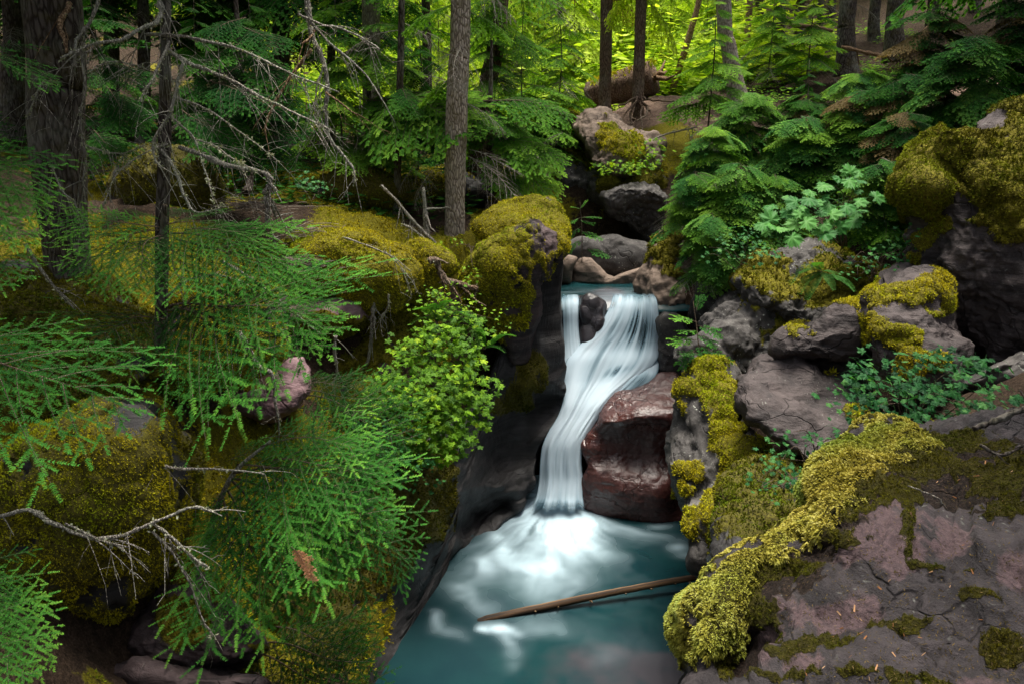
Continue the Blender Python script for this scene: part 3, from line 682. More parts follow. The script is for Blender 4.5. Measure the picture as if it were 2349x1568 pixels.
wparent(cascade('cascade', [(1404,1502,674,15.05,.30),(1402,1508,686,14.86,.66),(1396,1511,704,14.70,.86),(1380,1514,734,14.55,.88),(1352,1516,768,14.43,.88),(1318,1516,798,14.30,.9),(1298,1510,824,14.14,.93),(1291,1490,850,14.0,.95),(1292,1460,874,13.86,.98),(1292,1424,900,13.68,1.02),(1287,1394,930,13.48,1.03),(1276,1374,958,13.34,1.05),(1256,1354,990,13.18,1.06),(1243,1339,1022,13.05,1.08),(1238,1335,1060,12.95,1.08),(1236,1338,1100,12.85,1.05),(1230,1338,1135,12.70,.86),(1222,1342,1155,12.58,.45),(1215,1346,1175,12.45,.10)], 90, 170,
    [(1474,757,22,56,.60,.12),(1498,762,8,44,.25,0),(1450,752,8,46,.45,.25),(1424,775,8,46,.30,.45),(1405,745,10,40,.30,.6),(1418,850,34,12,.55,-.35),(1350,870,12,60,.28,.40),(1255,985,9,26,.42,.3),(1296,905,6,50,.30,.05),(1408,700,18,10,.45,-.3),(1385,800,9,60,.25,.55)], 1))  # gaps in the white; one above the neck paints a blue shadow
wparent(sheet('side_chute', [(1282,1330,676,15.0,.35),(1284,1331,692,14.76,.62),(1287,1330,715,14.62,.7),(1289,1330,750,14.52,.72),(1290,1334,790,14.36,.85),(1290,1344,826,14.16,.92),(1291,1350,856,13.98,.8),(1292,1340,885,13.80,.35)], 24, 40, 0.07, 0.16, seed=2))
wparent(sheet('ledge_flow', [(1432,1516,822,14.26,.35),(1424,1517,834,14.12,.95),(1412,1516,850,14.0,.80),(1396,1508,868,13.86,.62),(1376,1480,892,13.72,.66),(1352,1430,920,13.56,.7),(1330,1390,955,13.4,.4)], 44, 46, 0.06, 0.14, seed=4))
# ------------------------------------------------------------------ stones of the gorge
# bed of the fall
rock('rock_ledge', 'dark wet step of bedrock beneath the white falling water', [(1270,700),(1330,680),(1420,690),(1500,690),(1520,740),(1520,840),(1470,890),(1400,930),(1350,1000),(1250,1000),(1270,880)], 15.0, .5, 'rock_black', back=1.2, q=.6, amp=.05, gy=.35, seed=2)
rock('rock_ledge', 'dark wet sill that the stream pours over at the lip', [(1270,690),(1400,684),(1520,690),(1530,760),(1400,770),(1270,760)], 15.45, .5, 'rock_black', q=.5, amp=.04, sub=4, seed=3)
rock('boulder', 'rounded dark wet boulder splitting the top of the waterfall', [(1326,700),(1336,684),(1352,678),(1370,682),(1386,698),(1390,730),(1380,770),(1360,800),(1336,800),(1327,760)], 14.66, .26, 'rock_black', back=.6, gy=.22, q=.42, amp=.02, rg=.3, sub=5, seed=4, facet=.14, fsc=1.6)
rock('boulder', 'small dark wet hump under the veil of the right fall', [(1440,700),(1470,690),(1500,700),(1510,760),(1508,830),(1440,830),(1420,790),(1425,740)], 15.15, .18, 'rock_black', back=.5, amp=.04, sub=4, seed=5)
rock('boulder', 'small purple stone showing between the lower strands of white water', [(1400,858),(1420,838),(1446,832),(1462,850),(1440,868),(1412,876)], 14.15, .14, 'rock_black', amp=.02, sub=4, seed=6)
# red boulder, right of the fall
# left wall of the gorge
# mossy mounds of the left ledge
rock('boulder', 'broad yellow moss mound in the middle of the left ledge', [(680,566),(720,550),(800,548),(880,562),(930,586),(945,630),(938,668),(905,690),(850,688),(790,676),(740,664),(700,640),(682,605)], 12.0, .75, 'rock_purple', back=.9, q=.9, amp=.09, sub=6, seed=31, up=-.25, moss=[(810,620,140,80)], thick=.09, tuft=.027, dens=1900, blades=3, gy=.2)
rock('boulder', 'narrow yellow moss hump hung beside the twisted root', [(930,580),(965,560),(1005,566),(1040,590),(1050,615),(1020,625),(1000,640),(985,680),(950,690),(938,650)], 12.4, .45, 'rock_purple', back=.8, amp=.07, sub=5, seed=32, moss=[(985,620,80,80)], thick=.07, tuft=.027, dens=1900, blades=3)
rock('boulder', 'golden moss boulder capping the corner above the waterfall', [(1085,600),(1110,570),(1165,556),(1200,530),(1225,520),(1255,528),(1275,560),(1262,610),(1240,650),(1215,680),(1185,690),(1150,700),(1110,680),(1070,660)], 12.9, .6, 'rock_purple', back=1.1, q=.9, amp=.09, sub=6, seed=33, moss=[(1165,610,100,85)], nomoss=[(1232,650,14,45)], thick=.08, tuft=.027, dens=1900, blades=3, facet=.06)
rock('boulder', 'bright green gold moss hump at the right end of the ledge', [(1090,520),(1140,490),(1200,475),(1230,458),(1265,455),(1280,480),(1293,520),(1296,560),(1280,600),(1262,560),(1230,545),(1180,555),(1120,560)], 13.7, .5, 'rock_purple', back=1.2, gy=.9, q=.8, amp=.07, sub=6, seed=34, moss=[(1200,520,140,70)], thick=.07, tuft=.027, dens=1900, blades=3)
rock('boulder', 'hanging skirt of moss and bare stone below the golden corner boulder', [(1075,650),(1140,670),(1210,640),(1235,620),(1245,680),(1225,760),(1205,830),(1180,840),(1150,760),(1105,720),(1070,700)], 13.0, .45, 'rock_purple', back=1.2, gy=-.15, q=.6, amp=.07, sub=5, seed=35, moss=[(1115,680,60,40),(1150,730,50,50),(1200,720,14,50)], dens=520, facet=.08)
rock('rock_ledge', 'pinkish overhanging ledge with ochre moss above the dark cave', [(640,700),(690,690),(740,690),(800,680),(850,690),(846,730),(810,745),(760,765),(715,772),(660,775),(600,800),(590,740)], 11.6, .5, 'rock_pink', cat='rock ledge', back=1.0, q=.6, amp=.08, sub=5, seed=36, facet=.1, moss=[(770,740,80,28),(690,745,30,20)], moss_mat='moss_dull', dens=420, thick=.03)
rock('boulder', 'pink cracked flat stone in the cave mouth under the ledge', [(640,850),(665,822),(695,818),(712,850),(710,900),(680,935),(640,960),(600,972),(540,955),(490,940),(520,900),(600,890)], 9.7, .4, 'rock_pink', back=.8, q=.6, gy=.45, amp=.05, sub=6, seed=37, crack=.03, csc=3.2, strat=.012, sfr=8)
rock('boulder', 'dull ochre mossy shoulder between the cave and the leafy bush', [(690,850),(740,800),(800,790),(860,720),(910,690),(945,700),(950,760),(930,820),(900,880),(870,930),(800,960),(730,930),(700,890)], 11.9, .5, 'rock_purple', back=1.0, gy=.6, q=.7, amp=.1, sub=6, seed=38, moss=[(740,840,60,40),(850,850,90,110),(910,730,60,60)], moss_mat='moss_dull', dens=420)
rock('boulder', 'yellow mossy bank under the hemlock boughs left of the cave', [(380,700),(420,650),(500,630),(580,640),(640,660),(660,720),(650,770),(630,805),(580,830),(500,860),(430,890),(390,880),(360,800)], 9.3, .6, 'rock_purple', back=.9, gy=.5, q=.8, amp=.11, sub=6, seed=39, moss=[(500,780,180,170)], thick=.07, tuft=.027, dens=1900, blades=3)
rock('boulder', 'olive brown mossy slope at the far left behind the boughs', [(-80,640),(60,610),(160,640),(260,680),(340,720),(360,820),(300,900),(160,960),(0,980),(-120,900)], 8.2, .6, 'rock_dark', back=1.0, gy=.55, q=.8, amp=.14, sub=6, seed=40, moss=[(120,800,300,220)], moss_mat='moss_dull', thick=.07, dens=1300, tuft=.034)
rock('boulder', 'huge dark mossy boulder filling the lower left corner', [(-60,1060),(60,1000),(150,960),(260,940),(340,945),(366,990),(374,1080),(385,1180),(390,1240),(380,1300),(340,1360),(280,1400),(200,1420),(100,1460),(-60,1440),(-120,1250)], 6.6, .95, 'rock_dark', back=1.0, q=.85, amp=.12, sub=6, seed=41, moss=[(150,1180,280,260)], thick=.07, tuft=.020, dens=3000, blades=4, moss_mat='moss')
rock('boulder', 'narrow mossy pillar beside the huge lower left boulder', [(380,1010),(420,1000),(440,1060),(445,1180),(430,1250),(400,1260),(385,1180)], 7.4, .3, 'rock_dark', amp=.06, sub=5, seed=42, moss=[(410,1130,60,160)], moss_mat='moss_dull', dens=1800, tuft=.028)
rock('boulder', 'dark purple boulder with moss patches at the bottom left', [(395,1290),(430,1275),(480,1310),(530,1370),(580,1440),(612,1470),(600,1510),(540,1530),(440,1540),(340,1530),(280,1490),(290,1440),(340,1400),(375,1340)], 6.5, .6, 'rock_purple', back=.8, gy=.35, q=.6, amp=.07, sub=6, seed=43, facet=.14, crack=.02, moss=[(500,1350,36,50),(430,1430,50,60),(590,1480,20,12),(410,1310,40,30)], thick=.03, dens=2000, tuft=.02, moss_mat='moss_dull')
rock('boulder', 'low shadowed stone along the bottom edge at the left', [(200,1530),(300,1500),(420,1520),(560,1530),(640,1560),(640,1640),(180,1640)], 5.9, .4, 'rock_purple', amp=.08, sub=5, seed=44, facet=.1)
rock('boulder', 'dim mossy mound in the forest behind the dead branches', [(250,420),(300,370),(380,350),(460,370),(500,430),(500,480),(440,510),(350,515),(270,490)], 13.0, .7, 'rock_dark', amp=.12, sub=5, seed=45, moss=[(380,430,150,100)], moss_mat='moss_dull', dens=320)
rock('boulder', 'low mossy bump behind the thin dark stem left of the big trunk', [(700,440),(760,400),(850,390),(930,410),(960,450),(900,490),(780,500)], 16.5, .6, 'rock_dark', amp=.1, sub=5, seed=46, moss=[(830,440,160,70)], moss_mat='moss_dull', dens=300)
rock('boulder', 'mossy bump at the foot of the pale trunk', [(930,430),(980,395),(1040,390),(1100,410),(1200,420),(1240,450),(1150,470),(1050,475),(960,470)], 17.5, .6, 'rock_dark', amp=.1, sub=5, seed=47, moss=[(980,420,80,40),(1180,450,60,20)], dens=300)
rock('boulder', 'pale grey stone glimpsed behind the pale trunk', [(985,400),(1000,375),(1040,370),(1060,400),(1050,425),(1000,430)], 22.0, .4, 'rock_tan', amp=.06, sub=4, seed=48)
# knoll in the middle distance
rock('rock_outcrop', 'tan rock nose with moss cap below the trodden path', [(1318,290),(1345,262),(1390,262),(1440,290),(1475,310),(1510,330),(1500,380),(1460,400),(1400,400),(1362,385),(1345,350),(1330,320)], 20.6, .9, 'rock_tan', cat='rock outcrop', back=1.6, gy=1.0, q=.6, amp=.16, sub=6, seed=51, facet=.25, moss=[(1395,318,30,36),(1440,345,40,34)], soil=[], dens=700, tuft=.045)
rock('rock_outcrop', 'dark shaded rock with mossy top left of the tan nose', [(1225,320),(1260,290),(1310,270),(1345,290),(1360,350),(1370,400),(1320,420),(1260,400),(1235,370)], 22.0, .9, 'rock_grey', cat='rock outcrop', back=1.4, gy=.8, q=.7, amp=.16, sub=6, seed=52, facet=.25, up=.55, moss=[(1300,285,30,14)], dens=260, tuft=.06)
rock('boulder', 'shaded dark stone at the back of the upper pool', [(1285,560),(1330,540),(1400,540),(1470,555),(1500,580),(1500,640),(1400,650),(1290,645)], 18.2, .6, 'rock_grey', back=.9, q=.55, amp=.08, sub=5, seed=55)
rock('boulder', 'smooth scooped tan stone rising from the upper pool', [(1306,648),(1312,612),(1330,592),(1355,590),(1375,610),(1390,628),(1415,640),(1440,632),(1452,618),(1480,612),(1490,640),(1478,660),(1400,662)], 17.2, .45, 'rock_tan', back=.7, q=.6, amp=.03, sub=6, seed=56, center=(1385,650))
rock('boulder', 'small tan stone half hidden at the left of the upper pool', [(1284,645),(1288,600),(1305,585),(1325,590),(1312,620),(1308,655)], 16.9, .3, 'rock_tan', amp=.03, sub=4, seed=57)
rock('boulder', 'rounded tan grey boulder right of the waterfall lip', [(1472,660),(1478,620),(1498,590),(1500,560),(1530,530),(1580,510),(1640,490),(1680,480),(1720,500),(1700,560),(1660,620),(1640,700),(1600,725),(1540,725),(1500,710),(1480,690)], 16.2, .9, 'rock_tan', back=1.4, gx=-.1, gy=.6, q=.42, amp=.1, sub=6, seed=58, facet=0.27, rg=.9, moss=[(1520,590,30,20),(1560,560,50,30),(1550,625,30,14)], moss_mat='moss_dull', dens=300)
rock('boulder', 'dark cavernous stone behind the small sapling', [(1590,640),(1640,600),(1700,600),(1760,640),(1770,720),(1720,800),(1620,790),(1590,720)], 14.6, .6, 'rock_grey', back=1.0, amp=.1, sub=5, seed=59, facet=.15)
# right bank
rock('boulder', 'dark lichen spotted boulder with rusty face right of the sapling', [(1620,720),(1660,690),(1710,665),(1770,660),(1830,700),(1850,760),(1800,800),(1760,850),(1680,860),(1610,870),(1570,850),(1560,800),(1600,770)], 12.4, .7, 'rock_grey', back=1.0, gy=.5, q=.42, amp=.09, sub=6, seed=61, facet=0.34, rg=.9, moss=[(1760,690,60,40),(1800,760,50,50)], moss_mat='moss_dull', dens=400, crack=.03)
rock('boulder', 'mossy bank below the big pale leaves', [(1690,640),(1740,600),(1820,570),(1920,580),(2000,600),(2040,640),(2000,700),(1940,740),(1860,760),(1790,720),(1720,690)], 12.6, .7, 'rock_grey', back=1.0, gy=.8, q=.42, amp=.12, sub=6, seed=62, moss=[(1770,630,90,40),(1900,640,120,60)], moss_mat='moss_dull', dens=380, facet=0.20, rg=.9)
rock('boulder', 'slanted grey purple slab of stone behind the thimbleberry leaves', [(1690,870),(1740,830),(1820,810),(1880,805),(1960,830),(1990,880),(2010,960),(2000,1040),(1940,1080),(1860,1070),(1790,1010),(1720,960),(1700,920)], 8.9, .5, 'rock_mauve', back=1.0, gy=.8, gx=.1, q=.42, amp=.06, sub=6, seed=63, facet=0.27, rg=.9, strat=.02, sdir=(.35,.2,1), sfr=6, moss=[(1960,960,26,20),(1900,860,16,8)], thick=.02, dens=400)
rock('boulder', 'pointed grey stone with a thin gold moss edge', [(1785,800),(1800,768),(1850,750),(1900,725),(1950,708),(1985,720),(2000,760),(1990,820),(1930,830),(1850,826),(1790,822)], 9.4, .5, 'rock_mauve', back=.9, q=.42, gy=.3, amp=.06, sub=6, seed=64, facet=0.31, rg=.9, moss=[(1830,758,40,9),(1940,715,30,10)], thick=.03, dens=1600, tuft=.025)
rock('boulder', 'big boulder draped in bright gold moss in the middle of the right bank', [(1970,690),(1985,655),(2020,625),(2080,620),(2120,630),(2150,665),(2160,700),(2190,740),(2220,790),(2230,840),(2180,880),(2100,880),(2040,840),(1995,800),(1975,750)], 8.9, .65, 'rock_mauve', back=.9, q=.42, gy=.35, amp=.07, sub=6, seed=65, facet=0.34, rg=.9, crack=.02, moss=[(2010,672,42,32),(2010,745,44,42),(2065,780,58,38),(2115,668,42,30),(2150,700,28,26),(2100,825,56,26),(2050,645,46,14)], thick=.05, dens=2000, tuft=.024)
# mossy boulder over the pool
rock('boulder', 'lichened boulder with a thick yellow moss mantle over the pool', [(1535,930),(1560,890),(1600,860),(1650,848),(1695,855),(1705,900),(1700,960),(1730,1010),(1750,1060),(1740,1140),(1690,1230),(1650,1300),(1600,1310),(1580,1250),(1565,1190),(1540,1130),(1520,1060),(1530,1000),(1540,960)], 9.5, .75, 'rock_grey', back=1.2, gx=-.15, gy=.45, q=.42, amp=.08, sub=6, seed=71, facet=0.27, rg=.9, crack=.02, moss=[(1615,880,70,30),(1655,905,46,50),(1665,980,36,60),(1700,1060,50,50),(1690,1110,50,60),(1665,1240,50,40),(1580,1070,30,20),(1620,1130,30,34),(1560,930,14,14),(1720,1180,56,66),(1650,1175,40,40),(1590,1190,18,36),(1560,1120,14,20),(1680,1260,60,40)], thick=.07, tuft=.027, dens=1900)
# near ledge

# ---- the left gorge wall: one face from the fall down to the near pool
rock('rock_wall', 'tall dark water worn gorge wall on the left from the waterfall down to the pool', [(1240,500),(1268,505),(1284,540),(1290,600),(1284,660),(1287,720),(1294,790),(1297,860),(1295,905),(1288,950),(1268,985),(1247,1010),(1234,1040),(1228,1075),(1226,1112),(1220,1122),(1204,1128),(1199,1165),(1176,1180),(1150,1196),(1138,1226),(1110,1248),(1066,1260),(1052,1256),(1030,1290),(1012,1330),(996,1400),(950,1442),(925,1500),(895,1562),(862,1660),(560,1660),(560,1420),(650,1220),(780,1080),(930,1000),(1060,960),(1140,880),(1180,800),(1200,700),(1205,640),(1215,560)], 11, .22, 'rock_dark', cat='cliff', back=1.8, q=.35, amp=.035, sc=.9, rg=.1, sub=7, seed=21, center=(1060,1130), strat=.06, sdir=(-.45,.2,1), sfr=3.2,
     depth=[(1290,520,13.5),(1290,700,13.5),(1296,880,13.5),(1285,950,13.3),(1245,1010,12.95),(1228,1080,12.7),(1225,1115,12.6),(1200,1130,12.5),(1198,1165,12.4),(1150,1196,12.1),(1110,1246,11.75),(1060,1262,11.35),(1030,1285,11.0),(1010,1330,10.5),(992,1400,9.9),(925,1500,8.95),(862,1640,8.0),
            (1220,560,13.3),(1215,700,13.2),(1200,800,13.2),(1250,800,13.15),(1250,900,13.25),(1200,900,12.9),(1290,893,13.25),(1240,888,13.1),(1195,878,12.85),(1284,918,13.6),(1240,918,13.5),(1190,920,13.25),(1180,990,13.15),(1210,1050,13.0),(1150,1060,12.85),(1215,1104,12.72),(1150,1126,12.25),(1090,1152,11.85),(1048,1180,11.25),(1215,1128,12.95),(1150,1150,12.65),(1092,1182,12.35),(1052,1212,11.75),(1100,1215,12.05),(1160,1175,12.45),(1100,1020,12.3),(1055,1010,11.5),(1040,1080,11.25),(1036,1160,11.1),(1032,1230,10.95),
            (1000,1000,11.3),(950,1060,10.6),(960,1150,10.3),(970,1240,10.1),(930,1310,9.55),(860,1420,8.75),(830,1540,8.1),(900,1450,9.0),(950,1380,9.7),(960,1310,9.9),(850,1200,9.4),(800,1300,8.8),(740,1420,8.0),(720,1560,7.3),(760,1150,9.0),(650,1300,7.9),(580,1500,7.1),(600,1640,6.7)],
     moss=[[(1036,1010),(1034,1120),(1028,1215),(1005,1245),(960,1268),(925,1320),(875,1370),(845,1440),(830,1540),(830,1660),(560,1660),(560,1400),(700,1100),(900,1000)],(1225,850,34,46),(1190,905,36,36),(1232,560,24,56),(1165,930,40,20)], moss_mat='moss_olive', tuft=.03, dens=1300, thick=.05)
# ---- the red boulder between the fall and the right bank
rock('boulder', 'wet red boulder with shiny top and undercut face beside the waterfall', [(1514,852),(1487,876),(1455,889),(1416,899),(1389,920),(1374,948),(1369,969),(1352,987),(1334,1003),(1330,1020),(1338,1043),(1346,1066),(1338,1088),(1322,1105),(1315,1122),(1323,1149),(1346,1170),(1381,1186),(1424,1199),(1455,1203),(1490,1203),(1540,1206),(1590,1200),(1600,1100),(1590,1000),(1580,900),(1550,850)], 12.8, .18, 'rock_wet', back=1.2, q=.4, grit=.010, gsc=7, amp=.022, sc=1.1, rg=.2, sub=7, seed=11, center=(1450,1050), strat=.006, sdir=(.15,.1,1), sfr=7, crack=.016, csc=.9, facet=.04, fsc=1.0,
     depth=[(1512,860,13.7),(1450,892,13.45),(1390,920,13.3),(1370,950,13.15),(1420,930,13.05),(1470,920,13.0),(1540,900,13.15),(1345,1000,12.97),(1334,1020,12.87),(1365,1020,12.82),(1440,1030,12.84),(1500,1030,12.80),(1590,1030,12.78),
            (1330,1110,12.75),(1350,1120,12.6),(1365,1160,12.55),(1420,1120,12.42),(1480,1120,12.38),(1440,1190,12.40),(1500,1180,12.28),(1532,1130,12.34),(1540,1200,12.3),(1562,1150,12.5),(1590,1190,12.4)] + [(x, 968 + 6 * math.sin(x * .05), 12.78 - .16 * min(1, (x - 1380) / 90)) for x in range(1384, 1600, 20)] + [(x, 982 + 6 * math.sin(x * .05), 12.86 - .13 * min(1, (x - 1380) / 90)) for x in range(1384, 1600, 20)] + [(x, 1060 + 3 * math.sin(x * .07), 12.74) for x in range(1356, 1600, 20)] + [(x, 1068 + 3 * math.sin(x * .07), 12.67) for x in range(1356, 1600, 20)])
# ---- the near ledge: one sloping stone under the viewer, with the moss that hangs over its edge
rock('rock_ledge', 'large cracked purple grey foreground ledge draped with shaggy yellow moss', [(1555,1660),(1556,1570),(1586,1505),(1572,1440),(1600,1368),(1640,1308),(1700,1260),(1760,1234),(1830,1208),(1880,1168),(1852,1128),(1880,1060),(1930,1010),(1990,976),(2060,962),(2150,966),(2250,952),(2420,940),(2700,960),(2800,1300),(2800,1760),(1900,1800),(1555,1780)], 3.5, .12, 'rock_near', cat='rock ledge', back=.9, q=.35, amp=.035, sc=2.2, rg=.5, sub=7, seed=81, center=(2150,1370), facet=.09, fsc=2.0, pale=[(2040,1245,110,75),(1890,1395,110,50),(1760,1480,26,50),(2200,1250,70,40),(2320,1300,60,30),(2250,1540,90,30),(1850,1530,40,20)], grit=.013, gsc=24, strat=.034, sdir=(-.75,.35,.45), sfr=17, crack=.045, csc=3.3,
     depth=[(1555,1640,3.25),(1590,1500,3.5),(1575,1440,3.6),(1610,1370,3.72),(1700,1262,3.95),(1760,1236,4.02),(1880,1170,4.25),(1860,1120,4.45),(1900,1040,4.7),(1990,980,4.95),(2150,970,5.0),(2349,955,4.9),
            (1640,1400,3.55),(1720,1310,3.78),(1800,1270,3.85),(1880,1230,3.95),(1660,1480,3.42),(1640,1560,3.25),(1700,1420,3.62),(1735,1480,3.55),(1700,1540,3.4),(1760,1350,3.72),(1820,1310,3.75),
            (1790,1370,3.42),(1772,1440,3.30),(1750,1500,3.18),(1700,1560,3.05),(1690,1640,2.9),(1860,1330,3.45),(1930,1290,3.55),(1940,1230,3.62),(1960,1200,3.75),(2040,1165,3.85),(2150,1150,3.85),(2300,1130,3.75),(2000,1260,3.48),(2080,1240,3.5),(2200,1230,3.45),(2349,1230,3.3),(1900,1420,3.22),(2050,1380,3.15),(2200,1380,3.05),(2349,1380,2.9),(1850,1500,3.0),(2000,1520,2.85),(2200,1540,2.65),(2400,1560,2.5),(1900,1640,2.65),(2200,1680,2.4),
            (1990,1100,4.2),(2080,1060,4.35),(2200,1060,4.3),(2349,1060,4.2),(1960,1040,4.55),(2100,1000,4.7),(2300,1000,4.6)],
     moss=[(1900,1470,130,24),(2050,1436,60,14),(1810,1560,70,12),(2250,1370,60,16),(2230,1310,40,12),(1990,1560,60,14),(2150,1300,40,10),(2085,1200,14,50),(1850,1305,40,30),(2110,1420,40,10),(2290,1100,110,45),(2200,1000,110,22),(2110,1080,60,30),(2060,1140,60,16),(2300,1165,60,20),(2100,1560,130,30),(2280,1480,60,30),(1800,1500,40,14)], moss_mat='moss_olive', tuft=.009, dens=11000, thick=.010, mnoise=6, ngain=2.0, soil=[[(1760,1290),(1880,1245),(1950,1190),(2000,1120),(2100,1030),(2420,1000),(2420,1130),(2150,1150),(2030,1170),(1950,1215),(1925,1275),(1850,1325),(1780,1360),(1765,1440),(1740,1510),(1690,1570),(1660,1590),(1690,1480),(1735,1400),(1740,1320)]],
     coats=[([[(1560,1460),(1600,1368),(1640,1308),(1700,1262),(1760,1236),(1830,1210),(1880,1170),(1915,1150),(1930,1185),(1905,1220),(1850,1245),(1785,1272),(1742,1312),(1728,1370),(1700,1440),(1672,1500),(1625,1550),(1588,1520)]], 'moss_pale', .019, 10000, .05, 6, .35),
            ([(1790,1300,60,30),(1725,1385,40,60),(1690,1480,40,50),(1900,1235,60,26),(2000,1115,70,44),(1950,1175,50,30),(2130,1040,70,30)], 'moss_olive', .013, 3500, .006, 5, 0),
            ([[(1850,1130),(1880,1060),(1930,1012),(1990,978),(2060,965),(2130,985),(2150,1010),(2110,1040),(2040,1060),(1985,1100),(1965,1140),(1905,1180)]], 'moss_pale', .019, 10000, .045, 6, .2)], vmin=-.6)

rock('rock_outcrop', 'wide dark overhang with mossy brow over the upper pool', [(1222,425),(1262,372),(1320,358),(1380,372),(1440,392),(1500,382),(1545,400),(1570,470),(1560,550),(1500,575),(1400,575),(1290,570),(1262,500)], 20.2, .35, 'rock_grey', cat='rock outcrop', back=1.8, q=.4, amp=.14, rg=.8, sub=6, seed=53, facet=.35, fsc=.8, center=(1400,470),
     depth=[(1225,425,21.2),(1320,360,21.2),(1440,392,20.6),(1545,400,20.6),(1300,400,20.2),(1400,415,19.6),(1480,420,19.5),(1300,450,20.6),(1400,470,20.1),(1500,470,19.9),(1290,560,20.9),(1400,560,20.6),(1520,560,20.2)],
     moss=[(1320,372,90,18),(1250,400,40,24),(1450,408,80,20),(1520,440,34,44),(1400,420,20,30)], moss_mat='moss_dull', dens=500, tuft=.045)
rock('boulder', 'angular grey stone speckled with pale lichen above the upper pool', [(1386,452),(1425,426),(1492,430),(1526,452),(1540,520),(1516,566),(1480,556),(1440,522),(1404,495)], 18.9, .25, 'rock_grey', back=1.0, q=.35, amp=.09, rg=.8, sub=6, seed=54, facet=.22, fsc=.9, gy=-.3)
rock('cliff', 'tall purple grey stone face at the right edge crowned with hanging moss', [(2062,445),(2085,375),(2130,338),(2175,330),(2205,362),(2235,320),(2290,270),(2360,230),(2440,225),(2560,400),(2560,930),(2340,900),(2270,830),(2200,760),(2140,690),(2085,640),(2072,600),(2095,520),(2085,480)], 9.6, .3, 'rock_mauve', cat='cliff', back=1.6, q=.4, amp=.09, rg=.7, sub=7, seed=66, facet=.2, fsc=.9, crack=.04, csc=1.1, center=(2290,560),
     depth=[(2070,440,9.9),(2130,345,10.0),(2125,420,9.45),(2180,340,10.1),(2190,420,9.75),(2300,275,10.3),(2280,350,9.7),(2280,420,9.3),(2400,300,9.8),(2420,430,9.0),(2250,470,9.3),(2340,530,9.0),(2160,470,9.6),(2110,500,9.9),(2180,520,9.45),(2090,600,10.0),(2170,620,9.3),(2280,580,9.05),(2260,720,9.1),(2340,650,8.85),(2340,800,8.8),(2480,500,8.7),(2480,800,8.5)],
     moss=[(2300,410,130,110),(2400,330,130,110),(2230,420,40,60),(2330,520,60,40)], nomoss=[(2205,480,30,24),(2255,300,40,22)], moss_mat='moss_dull', thick=.09, dens=1700, tuft=.03,
     coats=[([(2122,405,62,72),(2110,465,40,40)], 'moss_green', .03, 1700, .09, 5, 0), ([(2118,545,30,34),(2150,515,36,22),(2105,590,18,20)], 'moss', .018, 1500, .015, 5, 0)])
rock('boulder', 'dark stones in shade at the right edge behind the leaves', [(2190,880),(2250,830),(2340,800),(2450,780),(2480,930),(2380,960),(2250,940)], 8.4, .4, 'rock_grey', q=.5, amp=.1, sub=5, seed=70, facet=.25)
rock('boulder', 'dark stone between the waterfall and the small sapling', [(1506,730),(1522,716),(1552,718),(1580,750),(1615,790),(1620,850),(1590,905),(1540,905),(1518,860),(1516,800)], 14.1, .2, 'rock_grey', back=.7, q=.45, amp=.05, rg=.7, sub=5, seed=114, facet=.10, fsc=1.2)

rock('boulder', 'dark mossy hollow stone between the moss mantled boulder and the foreground moss', [(1680,1090),(1740,1065),(1820,1050),(1880,1080),(1890,1150),(1850,1200),(1760,1260),(1690,1310),(1640,1300),(1650,1200)], 7.2, .3, 'rock_dark', back=1.0, q=.6, gy=.9, amp=.1, rg=.7, sub=6, seed=72, moss=[(1770,1150,130,110)], moss_mat='moss_dull', tuft=.03, dens=1300, thick=.06)
# ------------------------------------------------------------------ plant materials
M['bark_pale'] = mat_bark('pale spruce bark', (0.08, 0.062, 0.048), (0.25, 0.205, 0.165), (0.44, 0.38, 0.31), 1.0, 0.30, 0.45)
M['bark_dark'] = mat_bark('dark fir bark', (0.018, 0.014, 0.012), (0.05, 0.040, 0.034), (0.10, 0.085, 0.075), 0.8, 0.25, 0.35)
M['bark_brown'] = mat_bark('brown cedar bark', (0.04, 0.025, 0.018), (0.11, 0.070, 0.050), (0.19, 0.13, 0.095), 1.0, 0.15, 0.2)
M['bark_grey'] = mat_bark('dead lichened wood', (0.08, 0.070, 0.060), (0.24, 0.21, 0.18), (0.50, 0.46, 0.39), 2.0, 0.1, 0.9)
M['twig'] = mat_bark('twig', (0.05, 0.035, 0.025), (0.12, 0.085, 0.060), (0.22, 0.17, 0.125), 4.0, 0.0, 0.1)
M['wood_tan'] = mat_bark('bare weathered wood', (0.07, 0.040, 0.022), (0.20, 0.125, 0.070), (0.36, 0.25, 0.15), 1.5, 0.0, 0.0)
M['lichen'] = mat_leaf('beard lichen', [(0.12, 0.13, 0.085), (0.28, 0.30, 0.20), (0.46, 0.47, 0.33)], 0.2, 0.9, 0.0, 0.2, 0.2)
M['hemlock'] = mat_leaf('hemlock needles', [(0.008, 0.040, 0.008), (0.022, 0.100, 0.015), (0.050, 0.188, 0.024), (0.15, 0.34, 0.04)], 0.30, 0.7, 0.06, 0.50, 0.35)
M['fir'] = mat_leaf('shaded fir needles', [(0.006, 0.024, 0.008), (0.011, 0.050, 0.011), (0.024, 0.095, 0.014), (0.065, 0.18, 0.022)], 0.30, 0.9, 0.03, 0.35, 0.25)  # forest shade is put into the darkened needle colour
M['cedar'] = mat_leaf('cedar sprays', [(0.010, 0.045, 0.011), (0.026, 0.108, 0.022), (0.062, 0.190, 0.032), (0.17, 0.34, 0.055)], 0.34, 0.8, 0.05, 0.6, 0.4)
M['sunlit'] = mat_leaf('sunlit cedar sprays', [(0.12, 0.23, 0.012), (0.24, 0.40, 0.018), (0.40, 0.56, 0.04), (0.58, 0.70, 0.12)], 0.5, 0.8, 0.06, 0.5, 0.25)  # sunlight is put into the lighter, yellower leaf colour
